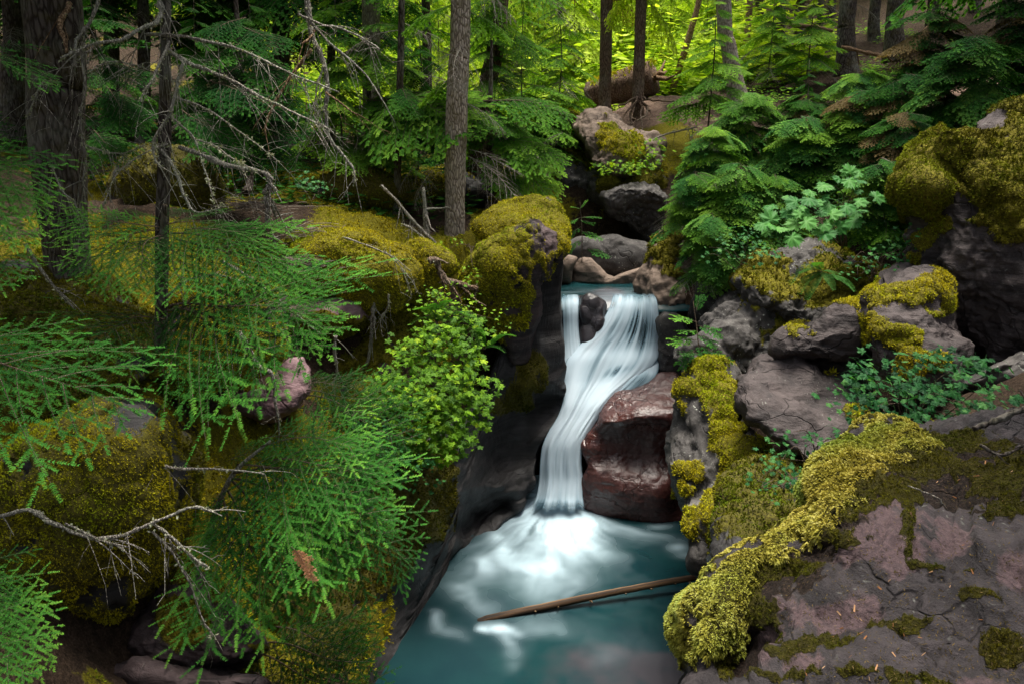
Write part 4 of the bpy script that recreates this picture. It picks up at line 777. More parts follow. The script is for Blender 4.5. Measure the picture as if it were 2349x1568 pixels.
M['midgreen'] = mat_leaf('open hemlock sprays', [(0.022, 0.080, 0.012), (0.055, 0.170, 0.018), (0.115, 0.270, 0.025), (0.22, 0.40, 0.045)], 0.42, 0.8, 0.06, 0.45, 0.25)
M['maple'] = mat_leaf('bright maple leaves', [(0.045, 0.120, 0.008), (0.110, 0.250, 0.010), (0.22, 0.39, 0.012), (0.38, 0.52, 0.02)], 0.42, 0.55, 0.15, 0.7, 0.15)
M['thimble'] = mat_leaf('cool green leaves', [(0.010, 0.060, 0.018), (0.022, 0.115, 0.030), (0.045, 0.180, 0.042), (0.10, 0.26, 0.06)], 0.35, 0.55, 0.15, 0.7, 0.12)
M['club'] = mat_leaf('broad pale leaves', [(0.018, 0.090, 0.020), (0.036, 0.150, 0.030), (0.068, 0.220, 0.040), (0.12, 0.29, 0.06)], 0.30, 0.55, 0.15, 0.6, 0.1)
M['fern'] = mat_leaf('fern', [(0.010, 0.055, 0.012), (0.024, 0.115, 0.018), (0.05, 0.18, 0.025), (0.10, 0.26, 0.04)], 0.35, 0.6, 0.12, 0.3, 0.1)
M['dead_spray'] = mat_leaf('dead rust spray', [(0.30, 0.13, 0.06), (0.46, 0.23, 0.12), (0.58, 0.34, 0.2)], 0.25, 0.7, 0.1, 0.1, 0.1)
M['dead_grey'] = mat_leaf('bare dead twigs', [(0.10, 0.08, 0.065), (0.19, 0.155, 0.13), (0.28, 0.24, 0.20)], 0.0, 0.9, 0.05, 0.1, 0.1)
M['brown_spray'] = mat_leaf('browning sprays', [(0.06, 0.05, 0.02), (0.13, 0.095, 0.035), (0.21, 0.15, 0.06)], 0.35, 0.7, 0.1, 0.3, 0.2)

# ------------------------------------------------------------------ boughs (unit length along +X, lying in XY, Z up)
def add_blades(mb, p, d, n, L, W, tint, tip=0.15, mat=0, kite=True):
    """flat blades from p along d; n = blade normal"""
    s = unit(np.cross(d, n)) * np.asarray(W)[:, None]; L = np.asarray(L)[:, None]
    c = len(p)
    if kite:
        V = np.stack([p, p + d * L * 0.45 + s, p + d * L, p + d * L * 0.45 - s], 1)
        T = np.stack([tint, tint + tip * .5, tint + tip, tint + tip * .5], 1)
        q = np.arange(c)[:, None] * 4
        F = np.concatenate([q + [0, 1, 2], q + [0, 2, 3]])
    else:
        V = np.stack([p - s * .5, p + s * .5, p + d * L], 1); T = np.stack([tint, tint, tint + tip], 1)
        F = np.arange(c)[:, None] * 3 + np.array([[0, 1, 2]])
    mb.add(V.reshape(-1, 3), F, T.ravel(), mat)
def bough(name, seed, mats, ns=24, width=0.42, ang=52, droop=0.16, tdroop=0.25, ntw=9, tw=0.30, needle=0.016, nw=0.0028, nper=12, level=2, start=0.10, arch=0.0, stem=0.007, zj=0.02, bare=0.0, hang=0.0, irr=0.15):
    """level 2: every needle; level 1: each twiglet a notched blade; level 0: bare twigs"""
    rng = np.random.default_rng(seed); mb = MB()
    s = np.linspace(0, 1, 14)
    wob = 0.025 * np.sin(s * 7 + rng.random() * 6)
    def main(t):
        t = np.asarray(t, float)
        return np.stack([t * (1 - 0.05 * t), 0.03 * np.sin(t * 6 + seed), arch * np.sin(np.pi * t) - droop * t ** 2.2], -1)
    mb.tube(main(s), np.interp(s, [0, 1], [stem, stem * .2]), 4, 0.5, 1)
    tp, td, tn, tl, tt = [], [], [], [], []
    for i in range(ns):
        t = start + (1 - start) * (i + rng.uniform(-.25, .25)) / ns; t = min(max(t, 0.01), 0.985)
        side = 1 if i % 2 else -1
        t = max(t, start); o = main(t); tg = unit(main(min(t + .03, 1.0)) - main(t - .03))
        env = (1 - ((t - start) / (1 - start)) ** 1.6) * (0.35 + 0.65 * min(1, (t - start) / 0.22 + 0.25))
        l = width * env * rng.uniform(1 - irr, 1 + irr) + 0.03
        if rng.random() < bare: continue
        a = math.radians(ang * rng.uniform(.82, 1.12)) * side
        z0 = rng.normal(0, zj * 4)
        d = np.array([tg[0] * math.cos(a), math.sin(a), tg[2] * math.cos(a) + z0]); d = unit(d)
        m = 6; k = np.linspace(0, 1, m)
        pts = o + d * (k * l)[:, None] + np.array([1, 0, 0]) * (0.16 * l * k ** 2)[:, None] - np.array([0, 0, 1]) * ((tdroop * l + hang * l) * k ** 1.8)[:, None]
        mb.tube(pts, np.interp(k, [0, 1], [stem * .45, stem * .15]), 3, 0.5, 1, cap=False)
        n_t = max(2, int(ntw * l / width + 1.5))
        if level == 0:
            n_t = max(2, n_t // 2)
        for j in range(n_t + 1):
            u = (j + .4) / (n_t + .4); u = min(u, 1.0)
            o2 = np.array([np.interp(u, k, pts[:, c]) for c in range(3)])
            dt = unit(pts[min(int(u * 5) + 1, 5)] - pts[min(int(u * 5), 4)])
            if j == n_t: d2 = dt; l2 = tw * l * .35 + .02
            else:
                sd = 1 if j % 2 else -1; a2 = math.radians(rng.uniform(38, 58)) * sd
                d2 = np.array([dt[0] * math.cos(a2) - dt[1] * math.sin(a2), dt[0] * math.sin(a2) + dt[1] * math.cos(a2), dt[2] + rng.normal(0, zj * 3)]); d2 = unit(d2)
                l2 = (tw * l * (1 - 0.55 * u) + .025) * rng.uniform(.7, 1.2)
            tp.append(o2); td.append(d2); tl.append(l2); tt.append(.15 + .35 * u * rng.uniform(.6, 1.2) + .15 * t)
        # needles also along the side twig and the leader
        for j in range(5):
            tp.append(pts[j]); td.append(unit(pts[j + 1] - pts[j])); tl.append(l / 5); tt.append(.2 + .06 * j)
    for j in range(6):
        t = .5 + .5 * j / 6; tp.append(main(t)); td.append(unit(main(min(t + .05, 1)) - main(t - .02))); tl.append(.09); tt.append(.45)
    tp, td, tl, tt = np.array(tp), np.array(td), np.array(tl), np.array(tt)
    up = np.tile([0, 0, 1.0], (len(tp), 1)) + rng.normal(0, .12, tp.shape)
    if level == 0:
        for p, d, l in zip(tp, td, tl):
            mid = p + d * l * .5 + rng.normal(0, .012, 3); mb.tube([p, mid, p + d * l + rng.normal(0, .02, 3) - np.array([0, 0, .12 * l])], [stem * .16, stem * .12, stem * .07], 3, .5, 0, cap=False)
        return mb.mesh(name, mats)
    if level == 1:
        # notched blade: a strip of overlapping kites
        for q in range(3):
            f = q / 3.0
            for sgn in (-1, 1):
                sd = unit(np.cross(td, up)) * sgn
                dd = unit(td + sd * .55 - np.array([0, 0, .10]))
                add_blades(mb, tp + td * (tl * f)[:, None], dd, up + rng.normal(0, .2, up.shape), tl * rng.uniform(.42, .62, len(tl)), np.full(len(tl), nw) * rng.uniform(.8, 1.3, len(tl)), tt + rng.uniform(-.08, .08, len(tl)) + .08 * q)
        add_blades(mb, tp + td * (tl * .6)[:, None], td, up, tl * .5, np.full(len(tl), nw), tt + .15)
        return mb.mesh(name, mats)
    for q in range(nper):
        f = (q + rng.random(len(tp))) / nper
        for sgn in (-1, 1):
            sd = unit(np.cross(td, up)) * sgn
            aa = np.radians(rng.uniform(42, 72, len(tp)))[:, None]
            dd = unit(td * np.cos(aa) + sd * np.sin(aa) + up * rng.uniform(-.12, .35, (len(tp), 1)))
            keep = rng.random(len(tp)) < np.clip(tl / .075, .25, 1.0)
            L = needle * rng.uniform(.7, 1.25, len(tp)) * (1 - .35 * f)
            add_blades(mb, (tp + td * (tl * f)[:, None])[keep], dd[keep], up[keep], L[keep], np.full(keep.sum(), nw), (tt + .14 * f + rng.uniform(-.06, .06, len(tp)))[keep], .10, kite=False)
    return mb.mesh(name, mats)
T_ = 'twig'
B_HEM = [bough('bough', 100 + i, [M['hemlock'], M[T_]], ns=16 + i, width=.40 + .05 * (i % 3), ang=50, ntw=10, tw=.34, needle=.0150, nw=.0058, nper=17, tdroop=.12 + .05 * i, droop=.08 + .05 * i, zj=.025, arch=.05, irr=.4, bare=.03) for i in range(5)]
B_FIRN = [bough('bough', 120 + i, [M['fir'], M[T_]], ns=14, width=.42, ang=50, ntw=9, tw=.34, needle=.015, nw=.0056, nper=16, tdroop=.18, droop=.15, zj=.03, irr=.35) for i in range(2)]
B_FIR = [bough('bough', 140 + i, [M['fir'], M[T_]], ns=26, width=.42, level=1, nw=.0070, ntw=10, tw=.25, droop=.20, tdroop=.3) for i in range(3)]
B_MID = [bough('bough', 160 + i, [M['midgreen'], M[T_]], ns=26, width=.42, level=1, nw=.0070, ntw=10, tw=.25, droop=.18, tdroop=.3) for i in range(3)]
B_SUN = [bough('bough', 180 + i, [M['sunlit'], M[T_]], ns=22, width=.46, level=1, nw=.010, ntw=8, tw=.28, droop=.30, tdroop=.5, hang=.2) for i in range(3)]
B_CED = [bough('bough', 200 + i, [M['cedar'], M[T_]], ns=26, width=.36, ang=46, level=1, nw=.0085, ntw=9, tw=.28, droop=.26, tdroop=.26, arch=.08, irr=.4, bare=.08) for i in range(3)]
B_BARE = [bough('bough', 220 + i, [M['dead_grey'], M['bark_grey']], ns=16, width=.5, level=0, droop=.25, tdroop=.5, stem=.008) for i in range(2)]
B_BROWN = [bough('bough', 240 + i, [M['brown_spray'], M[T_]], ns=20, width=.36, level=1, nw=.008, ntw=8, droop=.3, tdroop=.4) for i in range(1)]
B_SPRIG = [bough('bough', 260 + i, [M['hemlock'], M[T_]], ns=11, width=.34, ang=44, level=1, nw=.017, ntw=4, tw=.36, droop=.2, tdroop=.15, irr=.4, stem=.012) for i in range(3)]
BRNG = random.Random(5)
def put(name, mesh, parent, Mw):
    o = bpy.data.objects.new(name, mesh); COL.objects.link(o)
    if parent is not None:
        o.parent = parent; o.matrix_basis = Matrix.Translation(-parent.location) @ Mw
    else: o.matrix_basis = Mw
    return o
def bough_at(parent, a, b, meshes, roll=0.0, wid=1.0, name='bough'):
    """one bough from point a to point b"""
    a, b = Vector(a), Vector(b); x = (b - a); L = x.length; x.normalize()
    up = Vector((0, 0, 1)); y = up.cross(x); y.normalize() if y.length > 1e-4 else None
    if y.length < .5: y = Vector((0, 1, 0))
    z = x.cross(y); R = Matrix((x, y, z)).transposed().to_4x4()
    R = R @ Matrix.Rotation(roll, 4, 'X')
    return put(name, BRNG.choice(meshes), parent, Matrix.Translation(a) @ R @ Matrix.Diagonal((L, L * wid, L, 1)))
def trunk_mesh(pts, rads, seg=18, seed=0, mat='bark_dark', rough=.06, flare=0.0, nv=46, flip=False):
    pts = spline(np.asarray(pts, float), nv); n = len(pts)
    r = np.interp(np.linspace(0, 1, n), np.linspace(0, 1, len(rads)), rads)
    th = np.linspace(0, 2 * np.pi, seg, endpoint=False)
    cs = np.stack([np.cos(th)[None] + 0 * r[:, None], np.sin(th)[None] + 0 * r[:, None], pts[:, 2:3] + 0 * th], -1)
    p = np.concatenate([cs[..., :2] * r[:, None, None] , cs[..., 2:]], -1)
    rr = r[:, None] * (1 + rough * fbm(p * np.array([9, 9, 2.0]), seed, 4) )
    if flare:
        hb = np.clip(1 - (pts[:, 2] - pts[:, 2].min()) / (r.max() * 4), 0, 1)[:, None]
        rr = rr * (1 + flare * hb ** 2 * (1 + .5 * np.sin(th * 4 + seed)[None]))
    V, F = tube(pts, rr, seg)
    return tri_mesh('trunk', V, F, [M[mat]], {'tint': np.full(len(V), .5)})
def tree(name, label, cat, pxs, Y, widths, mat='bark_dark', top=15.0, group=None, flare=.25, sink=.5, seed=0, seg=18, Yt=None):
    """pxs: (px, py) from top of frame to the foot; carried on upward to height top"""
    pw = P([p[0] for p in pxs], [p[1] for p in pxs], np.linspace(Y if Yt is None else Yt, Y, len(pxs)))
    dd = np.linalg.norm(pw - np.array([0, 0, CAMZ]), axis=1)
    rw = np.array(widths) / 2 / FPX * dd
    pts = list(pw[::-1]); rads = list(rw[::-1])
    pts.insert(0, pts[0] + unit(pts[0] - pts[1]) * sink); rads.insert(0, rads[0] * 1.08)
    d = unit(pts[-1] - pts[-2]); d = unit(np.array([d[0] * .5, d[1] * .5, max(d[2], .6)]))
    h = (top - pts[-1][2]) / d[2]
    if h > .5:
        pts.append(pts[-1] + d * h * .5); rads.append(rads[-1] * .72); pts.append(pts[-2] + d * h); rads.append(rads[-2] * .25)
    pts = np.array(pts)
    root = empty(name, pts[1], label, cat, group)
    o = link('trunk', trunk_mesh(pts - pts[1], rads, seg, seed, mat, flare=flare), root)
    root['pts'] = [float(v) for v in pts.ravel()]
    return root
def on_trunk(root, z):
    p = np.array(root['pts'][:]).reshape(-1, 3)
    return Vector([np.interp(z, p[:, 2], p[:, c]) for c in (0, 1)] + [z])
def whorls(root, z0, z1, n, L0, L1, meshes, seed=0, drop=.25, az=None, wid=1.0, bare=None, pb=0.0):
    rng = random.Random(seed)
    for i in range(n):
        z = z0 + (z1 - z0) * (i + rng.random()) / n; t = (z - z0) / (z1 - z0 + 1e-6)
        L = (L0 + (L1 - L0) * t) * rng.uniform(.75, 1.15)
        a = i * 2.4 + rng.uniform(-.4, .4) if az is None else rng.uniform(*az)
        p = on_trunk(root, z); dr = drop * rng.uniform(.3, 1.6)
        ms = bare if (bare and rng.random() < pb) else meshes
        bough_at(root, p, p + Vector((math.cos(a) * L, math.sin(a) * L, -dr * L)), ms, rng.uniform(-.25, .25), wid)
def sapling(name, label, px, py, Y, h, L, n, meshes, seed=0, cat='tree', stem=.022, mat='bark_dark', drop=.2, lean=(0, 0), group='hemlock saplings growing under the tall trees', bare=None, pb=0, z0=.12):
    foot = P(px, py, Y); top = foot + np.array([lean[0], lean[1], h])
    root = empty(name, foot, label, cat, group)
    pts = np.array([foot - [0, 0, .3], foot, (foot + top) / 2 + np.random.default_rng(seed).normal(0, .03 * h, 3) * [1, 1, 0], top])
    root['pts'] = [float(v) for v in pts.ravel()]
    link('trunk', trunk_mesh(pts - foot, [stem, stem, stem * .7, stem * .15], 7, seed, mat, rough=.04, nv=14), root)
    whorls(root, foot[2] + h * z0, foot[2] + h * .97, n, L, L * .16, meshes, seed, drop, bare=bare, pb=pb)
    return root
def twigs(mb, line, n, L, rng, r0, down=.55, mat=0, tint=.5, sub=True):
    line = np.asarray(line); dt = np.gradient(line, axis=0)
    for _ in range(n):
        k = rng.integers(1, len(line)); o = line[k]; d = unit(unit(dt[k]) * .6 + rng.normal(0, .6, 3) + np.array([0, 0, -down]))
        l = L * rng.uniform(.35, 1.15); m = 5; u = np.linspace(0, 1, m)[:, None]
        pts = o + d * l * u + rng.normal(0, .05 * l, 3) * u ** 2 + np.array([0, 0, -.25 * l]) * u ** 2
        mb.tube(pts, np.linspace(r0, r0 * .35, m), 3, tint, mat, cap=False)
        if sub:
            for _ in range(3):
                k2 = rng.integers(1, m); d2 = unit(d + rng.normal(0, .6, 3)); l2 = l * rng.uniform(.2, .5)
                mb.tube([pts[k2], pts[k2] + d2 * l2 * .5 + rng.normal(0, .02 * l2, 3), pts[k2] + d2 * l2 + np.array([0, 0, -.15 * l2])], [r0 * .5, r0 * .35, r0 * .2], 3, tint, mat, cap=False)
def dead_branch(parent, pts, Y, w0, w1, seed, mat='bark_grey', ntw=10, tl=.5, lich=60, name='dead_branch', label=None):
    Yv = np.broadcast_to(np.asarray(Y, float), (len(pts),)) if np.ndim(Y) == 0 else np.interp(np.linspace(0, 1, len(pts)), np.linspace(0, 1, len(Y)), Y)
    W = P([p[0] for p in pts], [p[1] for p in pts], Yv)
    rng = np.random.default_rng(seed)
    L = spline(W, max(12, len(pts) * 5)); L = L + np.cumsum(rng.normal(0, .004, L.shape), 0) * 0.8
    sc = np.mean(Yv) / FPX * 1.03
    mb = MB(); rr = np.linspace(w0, w1, len(L)) / 2 * sc * (1 + .18 * rng.normal(0, 1, len(L)))
    mb.tube(L, np.maximum(rr, .002), 6)
    twigs(mb, L, ntw, tl, rng, max(.0026, w1 * .35 * sc))
    org = np.array(parent.location) if parent is not None else L[0]
    o = link(name, mb.mesh(name, [M[mat]], org), parent, (0, 0, 0) if parent is not None else org)
    if label: o['label'] = label
    if lich:
        k = rng.integers(0, len(L), lich); s = rng.normal(0, 1, (lich, 3)); p = L[k] + unit(s) * (rr[k] * .8)[:, None] + rng.normal(0, .008, (lich, 3))
        lb = MB()
        for q in range(4):
            d = unit(s * .7 + rng.normal(0, .8, s.shape) + np.array([0, 0, -.5])); add_blades(lb, p, d, unit(rng.normal(0, 1, s.shape)), rng.uniform(.012, .035, lich), rng.uniform(.004, .010, lich), rng.uniform(.1, .9, lich))
        lo = link('lichen', lb.mesh('lichen', [M['lichen']], org), o); lo['kind'] = 'stuff'
    return o
# ------------------------------------------------------------------ tall trees whose trunks show
t_big = tree('hemlock_tree', 'massive dark trunk at the far left draped with dead branches', 'tree', [(118,0),(126,200),(133,380),(150,540),(178,705)], 9.0, [100,100,98,88,70], 'bark_dark', 22, seed=1, seg=26, flare=.08)
t_snag = tree('dead_tree', 'slim dark dead stem hung with lichen covered branches at left', 'dead tree', [(382,0),(380,100),(378,300),(372,520),(370,760)], 8.2, [16,19,26,28,26], 'bark_dark', 11, seed=2, seg=14)
t_grey = tree('spruce_tree', 'straight grey trunk rising behind the low mossy bump', 'tree', [(850,0),(852,200),(854,420)], 18.0, [37,38,44], 'bark_pale', 26, seed=3)
t_thin = tree('spruce_tree', 'thin dark trunk between the straight grey and the pale thick trunk', 'tree', [(921,0),(916,240),(910,470)], 16.0, [13,16,17], 'bark_dark', 18, seed=4, seg=12)
t_pale = tree('spruce_tree', 'pale scaly trunk rooted on the mossy ledge above the gorge', 'tree', [(1057,0),(1052,150),(1046,320),(1044,450),(1043,545)], 15.0, [42,44,50,44,44], 'bark_pale', 24, seed=5, seg=24, flare=.35)
t_lean = tree('spruce_tree', 'brown leaning trunk behind the pale scaly trunk', 'tree', [(1148,0),(1120,190),(1098,330),(1088,470)], 19.0, [36,40,42,44], 'bark_brown', 26, seed=6)
t_k1 = tree('cedar_tree', 'left one of the two straight brown trunks on the knoll', 'tree', [(1392,0),(1390,120),(1387,240)], 24.5, [26,26,27], 'bark_brown', 27, seed=7, flare=.3)
t_k2 = tree('cedar_tree', 'right one of the two straight brown trunks on the knoll with bare roots', 'tree', [(1471,0),(1467,120),(1463,232)], 23.2, [23,24,26], 'bark_brown', 27, seed=8, flare=.15)
t_thinlean = tree('fallen_tree', 'thin bare tan pole leaning in the bright thicket', 'dead tree', [(1606,-10),(1582,80),(1548,190)], 28, [11,13,15], 'wood_tan', 14, seed=9, flare=0, seg=10)
t_r1 = tree('spruce_tree', 'scaly leaning trunk on the right slope behind the light green sapling', 'tree', [(1660,0),(1672,110),(1692,222)], 24, [30,32,38], 'bark_pale', 26, seed=10, flare=.4)
t_r2 = tree('dead_tree', 'pale broken snag on the right slope', 'dead tree', [(1719,15),(1714,80),(1708,160)], 32, [13,14,13], 'wood_tan', 12.2, seed=11, seg=10)
dark = [(1788,0,165,30,24,'dark trunk on the right slope just beyond the pale broken snag'),(1832,0,150,33,20,'narrow dark trunk in the right background beside the fallen pole'),(1880,0,160,31,14,'thin dark trunk on the right slope over the mossy ground'),
        (1942,0,135,26,34,'thick dark trunk with flared foot in the upper right'),(2052,0,105,27,34,'thick dark trunk behind the cedar sprays at the upper right'),(2005,0,95,34,22,'dark trunk between the two thick ones at the upper right'),
        (2140,0,90,33,26,'dark trunk above the brown cedar sprays'),(2235,0,70,35,24,'dark trunk near the top right corner'),(2310,0,60,31,30,'dark trunk at the right edge of the forest'),(1740,0,150,36,20,'dim trunk behind the scaly leaning one'),(1905,0,110,40,18,'dim trunk far back in the right forest'),(2090,0,80,42,20,'dim trunk far back behind the cedar sprays')]
for i, (x, y0, y1, Yd, w, lab) in enumerate(dark):
    t = tree('fir_tree', lab, 'tree', [(x + 4, y0), (x, (y0 + y1) / 2), (x, y1)], Yd, [w * .92, w, w * 1.1], 'bark_dark', 24, 'dark trunks standing on the right slope', seed=20 + i, seg=12)
    whorls(t, t.location.z + 6.0, 22, 9, 3.2, 1.2, B_FIR, 300 + i)
    whorls(t, t.location.z + 1.6, t.location.z + 5.5, 5, 1.2, 1.6, B_BARE, 350 + i)
darkl = [(645,0,300,22,36,'dark trunk in the left forest behind the lichened branches'),(545,0,280,25,26,'dim trunk left of the two dark ones in the left forest'),(760,0,330,23,18,'narrow dim trunk in the left forest beside the drooping snag'),
         (255,0,260,24,30,'dim trunk just right of the massive dark trunk'),(30,0,260,20,40,'dark trunk cut by the left edge of the picture'),(460,0,250,30,24,'far dim trunk deep in the left forest'),(330,0,270,21,24,'dim trunk behind the slim dead stem'),(110,0,260,25,30,'dim trunk far behind the massive dark trunk'),(980,0,330,27,20,'dim trunk between the thin dark and the pale trunk'),(1210,0,250,33,16,'thin dim trunk in the bright thicket right of the leaning one'),(1290,0,220,36,14,'slender far trunk in the bright thicket left of the knoll')]
for i, (x, y0, y1, Yd, w, lab) in enumerate(darkl):
    t = tree('fir_tree', lab, 'tree', [(x - 3, y0), (x, (y0 + y1) / 2), (x, y1 + 20)], Yd, [w * .9, w, w * 1.1], 'bark_dark', 24, 'dim trunks standing in the left forest', seed=50 + i, seg=12)
    whorls(t, t.location.z + 3.2, 22, 30 if x < 900 else 16, 3.7 if x < 900 else 2.8, 1.3, B_FIR if x < 900 else B_MID, 400 + i)
    whorls(t, t.location.z + 1.0, t.location.z + 4.5, 6, 1.3, 1.8, B_BARE, 450 + i)
# the crowns of the near trees, above the picture: they shade the left and right of the forest
for t, z0, z1, n, L, ms, sd in [(t_big, 10.0, 21, 40, 3.3, B_FIR, 1), (t_grey, 12, 25, 18, 3.0, B_FIR, 2), (t_pale, 13, 23, 6, 1.5, B_FIR, 3), (t_lean, 14, 25, 6, 1.6, B_MID, 4), (t_k1, 13, 26, 8, 2.0, B_SUN, 5), (t_k2, 13, 26, 8, 2.0, B_SUN, 6), (t_r1, 12, 25, 12, 2.4, B_MID, 7)]:
    whorls(t, z0, z1, n, L, L * .4, ms, sd + 900, .2)
whorls(t_pale, 7.0, 10.5, 9, 1.3, 1.5, B_MID, 31, .3, bare=B_BARE, pb=.35)
whorls(t_lean, 7.0, 11, 12, 1.6, 1.9, B_MID, 32, .35, bare=B_BARE, pb=.15)
whorls(t_thin, 6.2, 10, 9, 1.3, 1.1, B_FIR, 33, .3, bare=B_BARE, pb=.25)
whorls(t_grey, 7.5, 11, 10, 1.7, 1.9, B_MID, 34, .25)
whorls(t_k1, 10.0, 13, 6, 1.2, 1.6, B_BROWN, 35, .35)
whorls(t_k2, 9.8, 13, 6, 1.4, 1.6, B_SUN, 36, .4, bare=B_BROWN, pb=.4)
# side trees added out of the picture so that their crowns shade banks and foreground
for i, (x, y, z, hz, lab) in enumerate([(-11.5, 8, 6.0, 4.0, 'fir tree standing out of view left of the massive trunk'), (-13, 14, 6.5, 4.0, 'fir tree deeper in the left forest out of view'), (11.0, 14.0, 8, 3.0, 'fir tree on the right bank out of view above the tall stone face'), (13, 17, 8, 3.0, 'fir tree deeper on the right slope out of view'), (-10, -2.5, 4, 7.0, 'fir tree behind the viewer on the left'), (6.2, 3.2, 5, 6.5, 'fir tree beside the viewer on the right'), (0, -5, 5, 6.0, 'fir tree straight behind the viewer') ]):
    f = np.array([x, y, z]); r_ = empty('fir_tree', f, lab, 'tree', 'fir trees closing in at the sides')
    pts = np.array([f - [0, 0, .6], f, f + [.1, 0, 9], f + [0, .1, 18]]); r_['pts'] = [float(v) for v in pts.ravel()]
    link('trunk', trunk_mesh(pts - f, [.34, .32, .22, .05], 14, 700 + i, 'bark_dark'), r_)
    whorls(r_, z + hz, z + 17, 46, 5.0, 1.4, B_FIR, 720 + i, .22)

# ------------------------------------------------------------------ young trees and undergrowth conifers in the middle distance
SAP = [  # name, label, px, py, Y, h, L, n, meshes
 ('hemlock_sapling','dark green sapling between the massive trunk and the lichened stem',250,340,17,3.4,1.5,26,B_FIR),
 ('hemlock_sapling','dark sapling right of the lichened dead stem',480,360,17,3.2,1.5,26,B_FIR),
 ('hemlock_sapling','dark green sapling behind the drooping lichened snag',600,380,18,3.6,1.7,28,B_FIR),
 ('hemlock_sapling','mid green sapling left of the straight grey trunk',790,400,17,3.8,1.5,28,B_MID),
 ('hemlock_sapling','low mid green sapling at the foot of the straight grey trunk',880,400,17,2.0,1.1,18,B_MID),
 ('hemlock_sapling','dark sapling behind the thin dark trunk',960,380,20,4.2,1.7,30,B_FIR),
 ('hemlock_sapling','drooping sapling right of the pale scaly trunk',1130,430,18.5,4.6,1.8,34,B_MID),
 ('hemlock_sapling','green sapling over the shaded rock left of the knoll',1200,370,20.5,4.0,1.9,32,B_MID),
 ('hemlock_sapling','bright green sapling with drooping tiers left of the knoll',1270,330,22,4.2,1.8,32,B_MID),
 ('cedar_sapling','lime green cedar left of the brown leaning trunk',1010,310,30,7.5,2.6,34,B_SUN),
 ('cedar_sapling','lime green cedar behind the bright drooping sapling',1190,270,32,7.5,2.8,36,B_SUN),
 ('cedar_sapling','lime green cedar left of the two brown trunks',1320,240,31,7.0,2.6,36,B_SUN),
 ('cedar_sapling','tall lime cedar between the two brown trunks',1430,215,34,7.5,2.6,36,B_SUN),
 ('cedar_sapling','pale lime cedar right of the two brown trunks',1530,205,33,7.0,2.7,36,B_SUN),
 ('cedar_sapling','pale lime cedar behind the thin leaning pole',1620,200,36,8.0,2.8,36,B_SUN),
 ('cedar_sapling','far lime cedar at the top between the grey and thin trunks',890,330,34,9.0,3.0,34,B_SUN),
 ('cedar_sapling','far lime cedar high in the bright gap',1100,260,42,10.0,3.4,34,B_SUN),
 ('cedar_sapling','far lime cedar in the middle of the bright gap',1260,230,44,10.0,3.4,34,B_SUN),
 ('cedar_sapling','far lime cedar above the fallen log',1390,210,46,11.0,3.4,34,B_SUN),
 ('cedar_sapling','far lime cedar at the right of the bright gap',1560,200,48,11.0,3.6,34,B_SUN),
 ('hemlock_sapling','light green layered sapling in front of the scaly leaning trunk',1625,285,20.5,3.2,1.5,26,B_MID),
 ('hemlock_sapling','green sapling right of the scaly leaning trunk',1760,190,26,3.2,1.7,24,B_MID),
 ('hemlock_sapling','low green sapling on the brown slope below the dark trunks',1850,180,25,2.8,1.6,22,B_MID),
 ('hemlock_sapling','small dark sapling on the open right slope',1840,320,17.5,1.6,.9,18,B_FIR),
]
for i, (nm, lab, px, py, Yd, h, L, n, ms) in enumerate(SAP):
    bare, pb = ((B_BARE, .12) if ms is B_FIR or ms is B_MID else ((B_BROWN, .14) if ms is B_CED else (None, 0)))
    s = sapling(nm, lab, px, py, Yd, h, L, n, ms, 500 + i, group='young conifers under the tall trees', bare=bare, pb=pb, drop=.28 if ms is B_CED else .18)
CEDS = [('grey green cedar with drooping sprays right of the knoll',1640,430,15.8,1.7,1.3,30),('leafy cedar over the rounded tan boulder',1700,520,14.2,1.6,1.4,34),('wide cedar above the broad pale leaves',1830,420,14.8,1.7,1.5,34),('cedar with hanging sprays in the middle of the right slope',1960,390,14.6,1.9,1.5,34),
 ('dark cedar left of the right cliff',2060,440,12.6,1.7,1.3,30),('dark cedar behind the right cliff top',2210,330,13.0,2.2,1.6,30),('tall half brown cedar at the upper right',2110,250,15.5,2.4,1.6,30),('dark cedar in the upper right corner',2330,230,14.0,2.4,1.8,32),('low cedar with light tips at the foot of the right slope',1780,500,14.2,1.2,1.2,26),
 ('cedar sprays crowding the slope below the scaly leaning trunk',1720,340,17.0,1.6,1.5,30),('cedar behind the small dark sapling on the right slope',1850,345,17.5,1.7,1.5,30),('cedar at the edge of the brown slope beneath the thick dark trunk',1960,300,17.5,1.8,1.6,30),('cedar whose tips hang before the dark overhang',1600,520,14.8,1.5,1.2,30),('lowest cedar reaching over the tan boulder beside the lip',1640,600,13.8,1.3,1.1,26),('cedar filling the hollow right of the broad pale leaves',2010,500,12.0,1.3,1.1,26),('shrubby cedar below the moss hump of the right cliff',2060,350,14.0,1.8,1.4,28)]
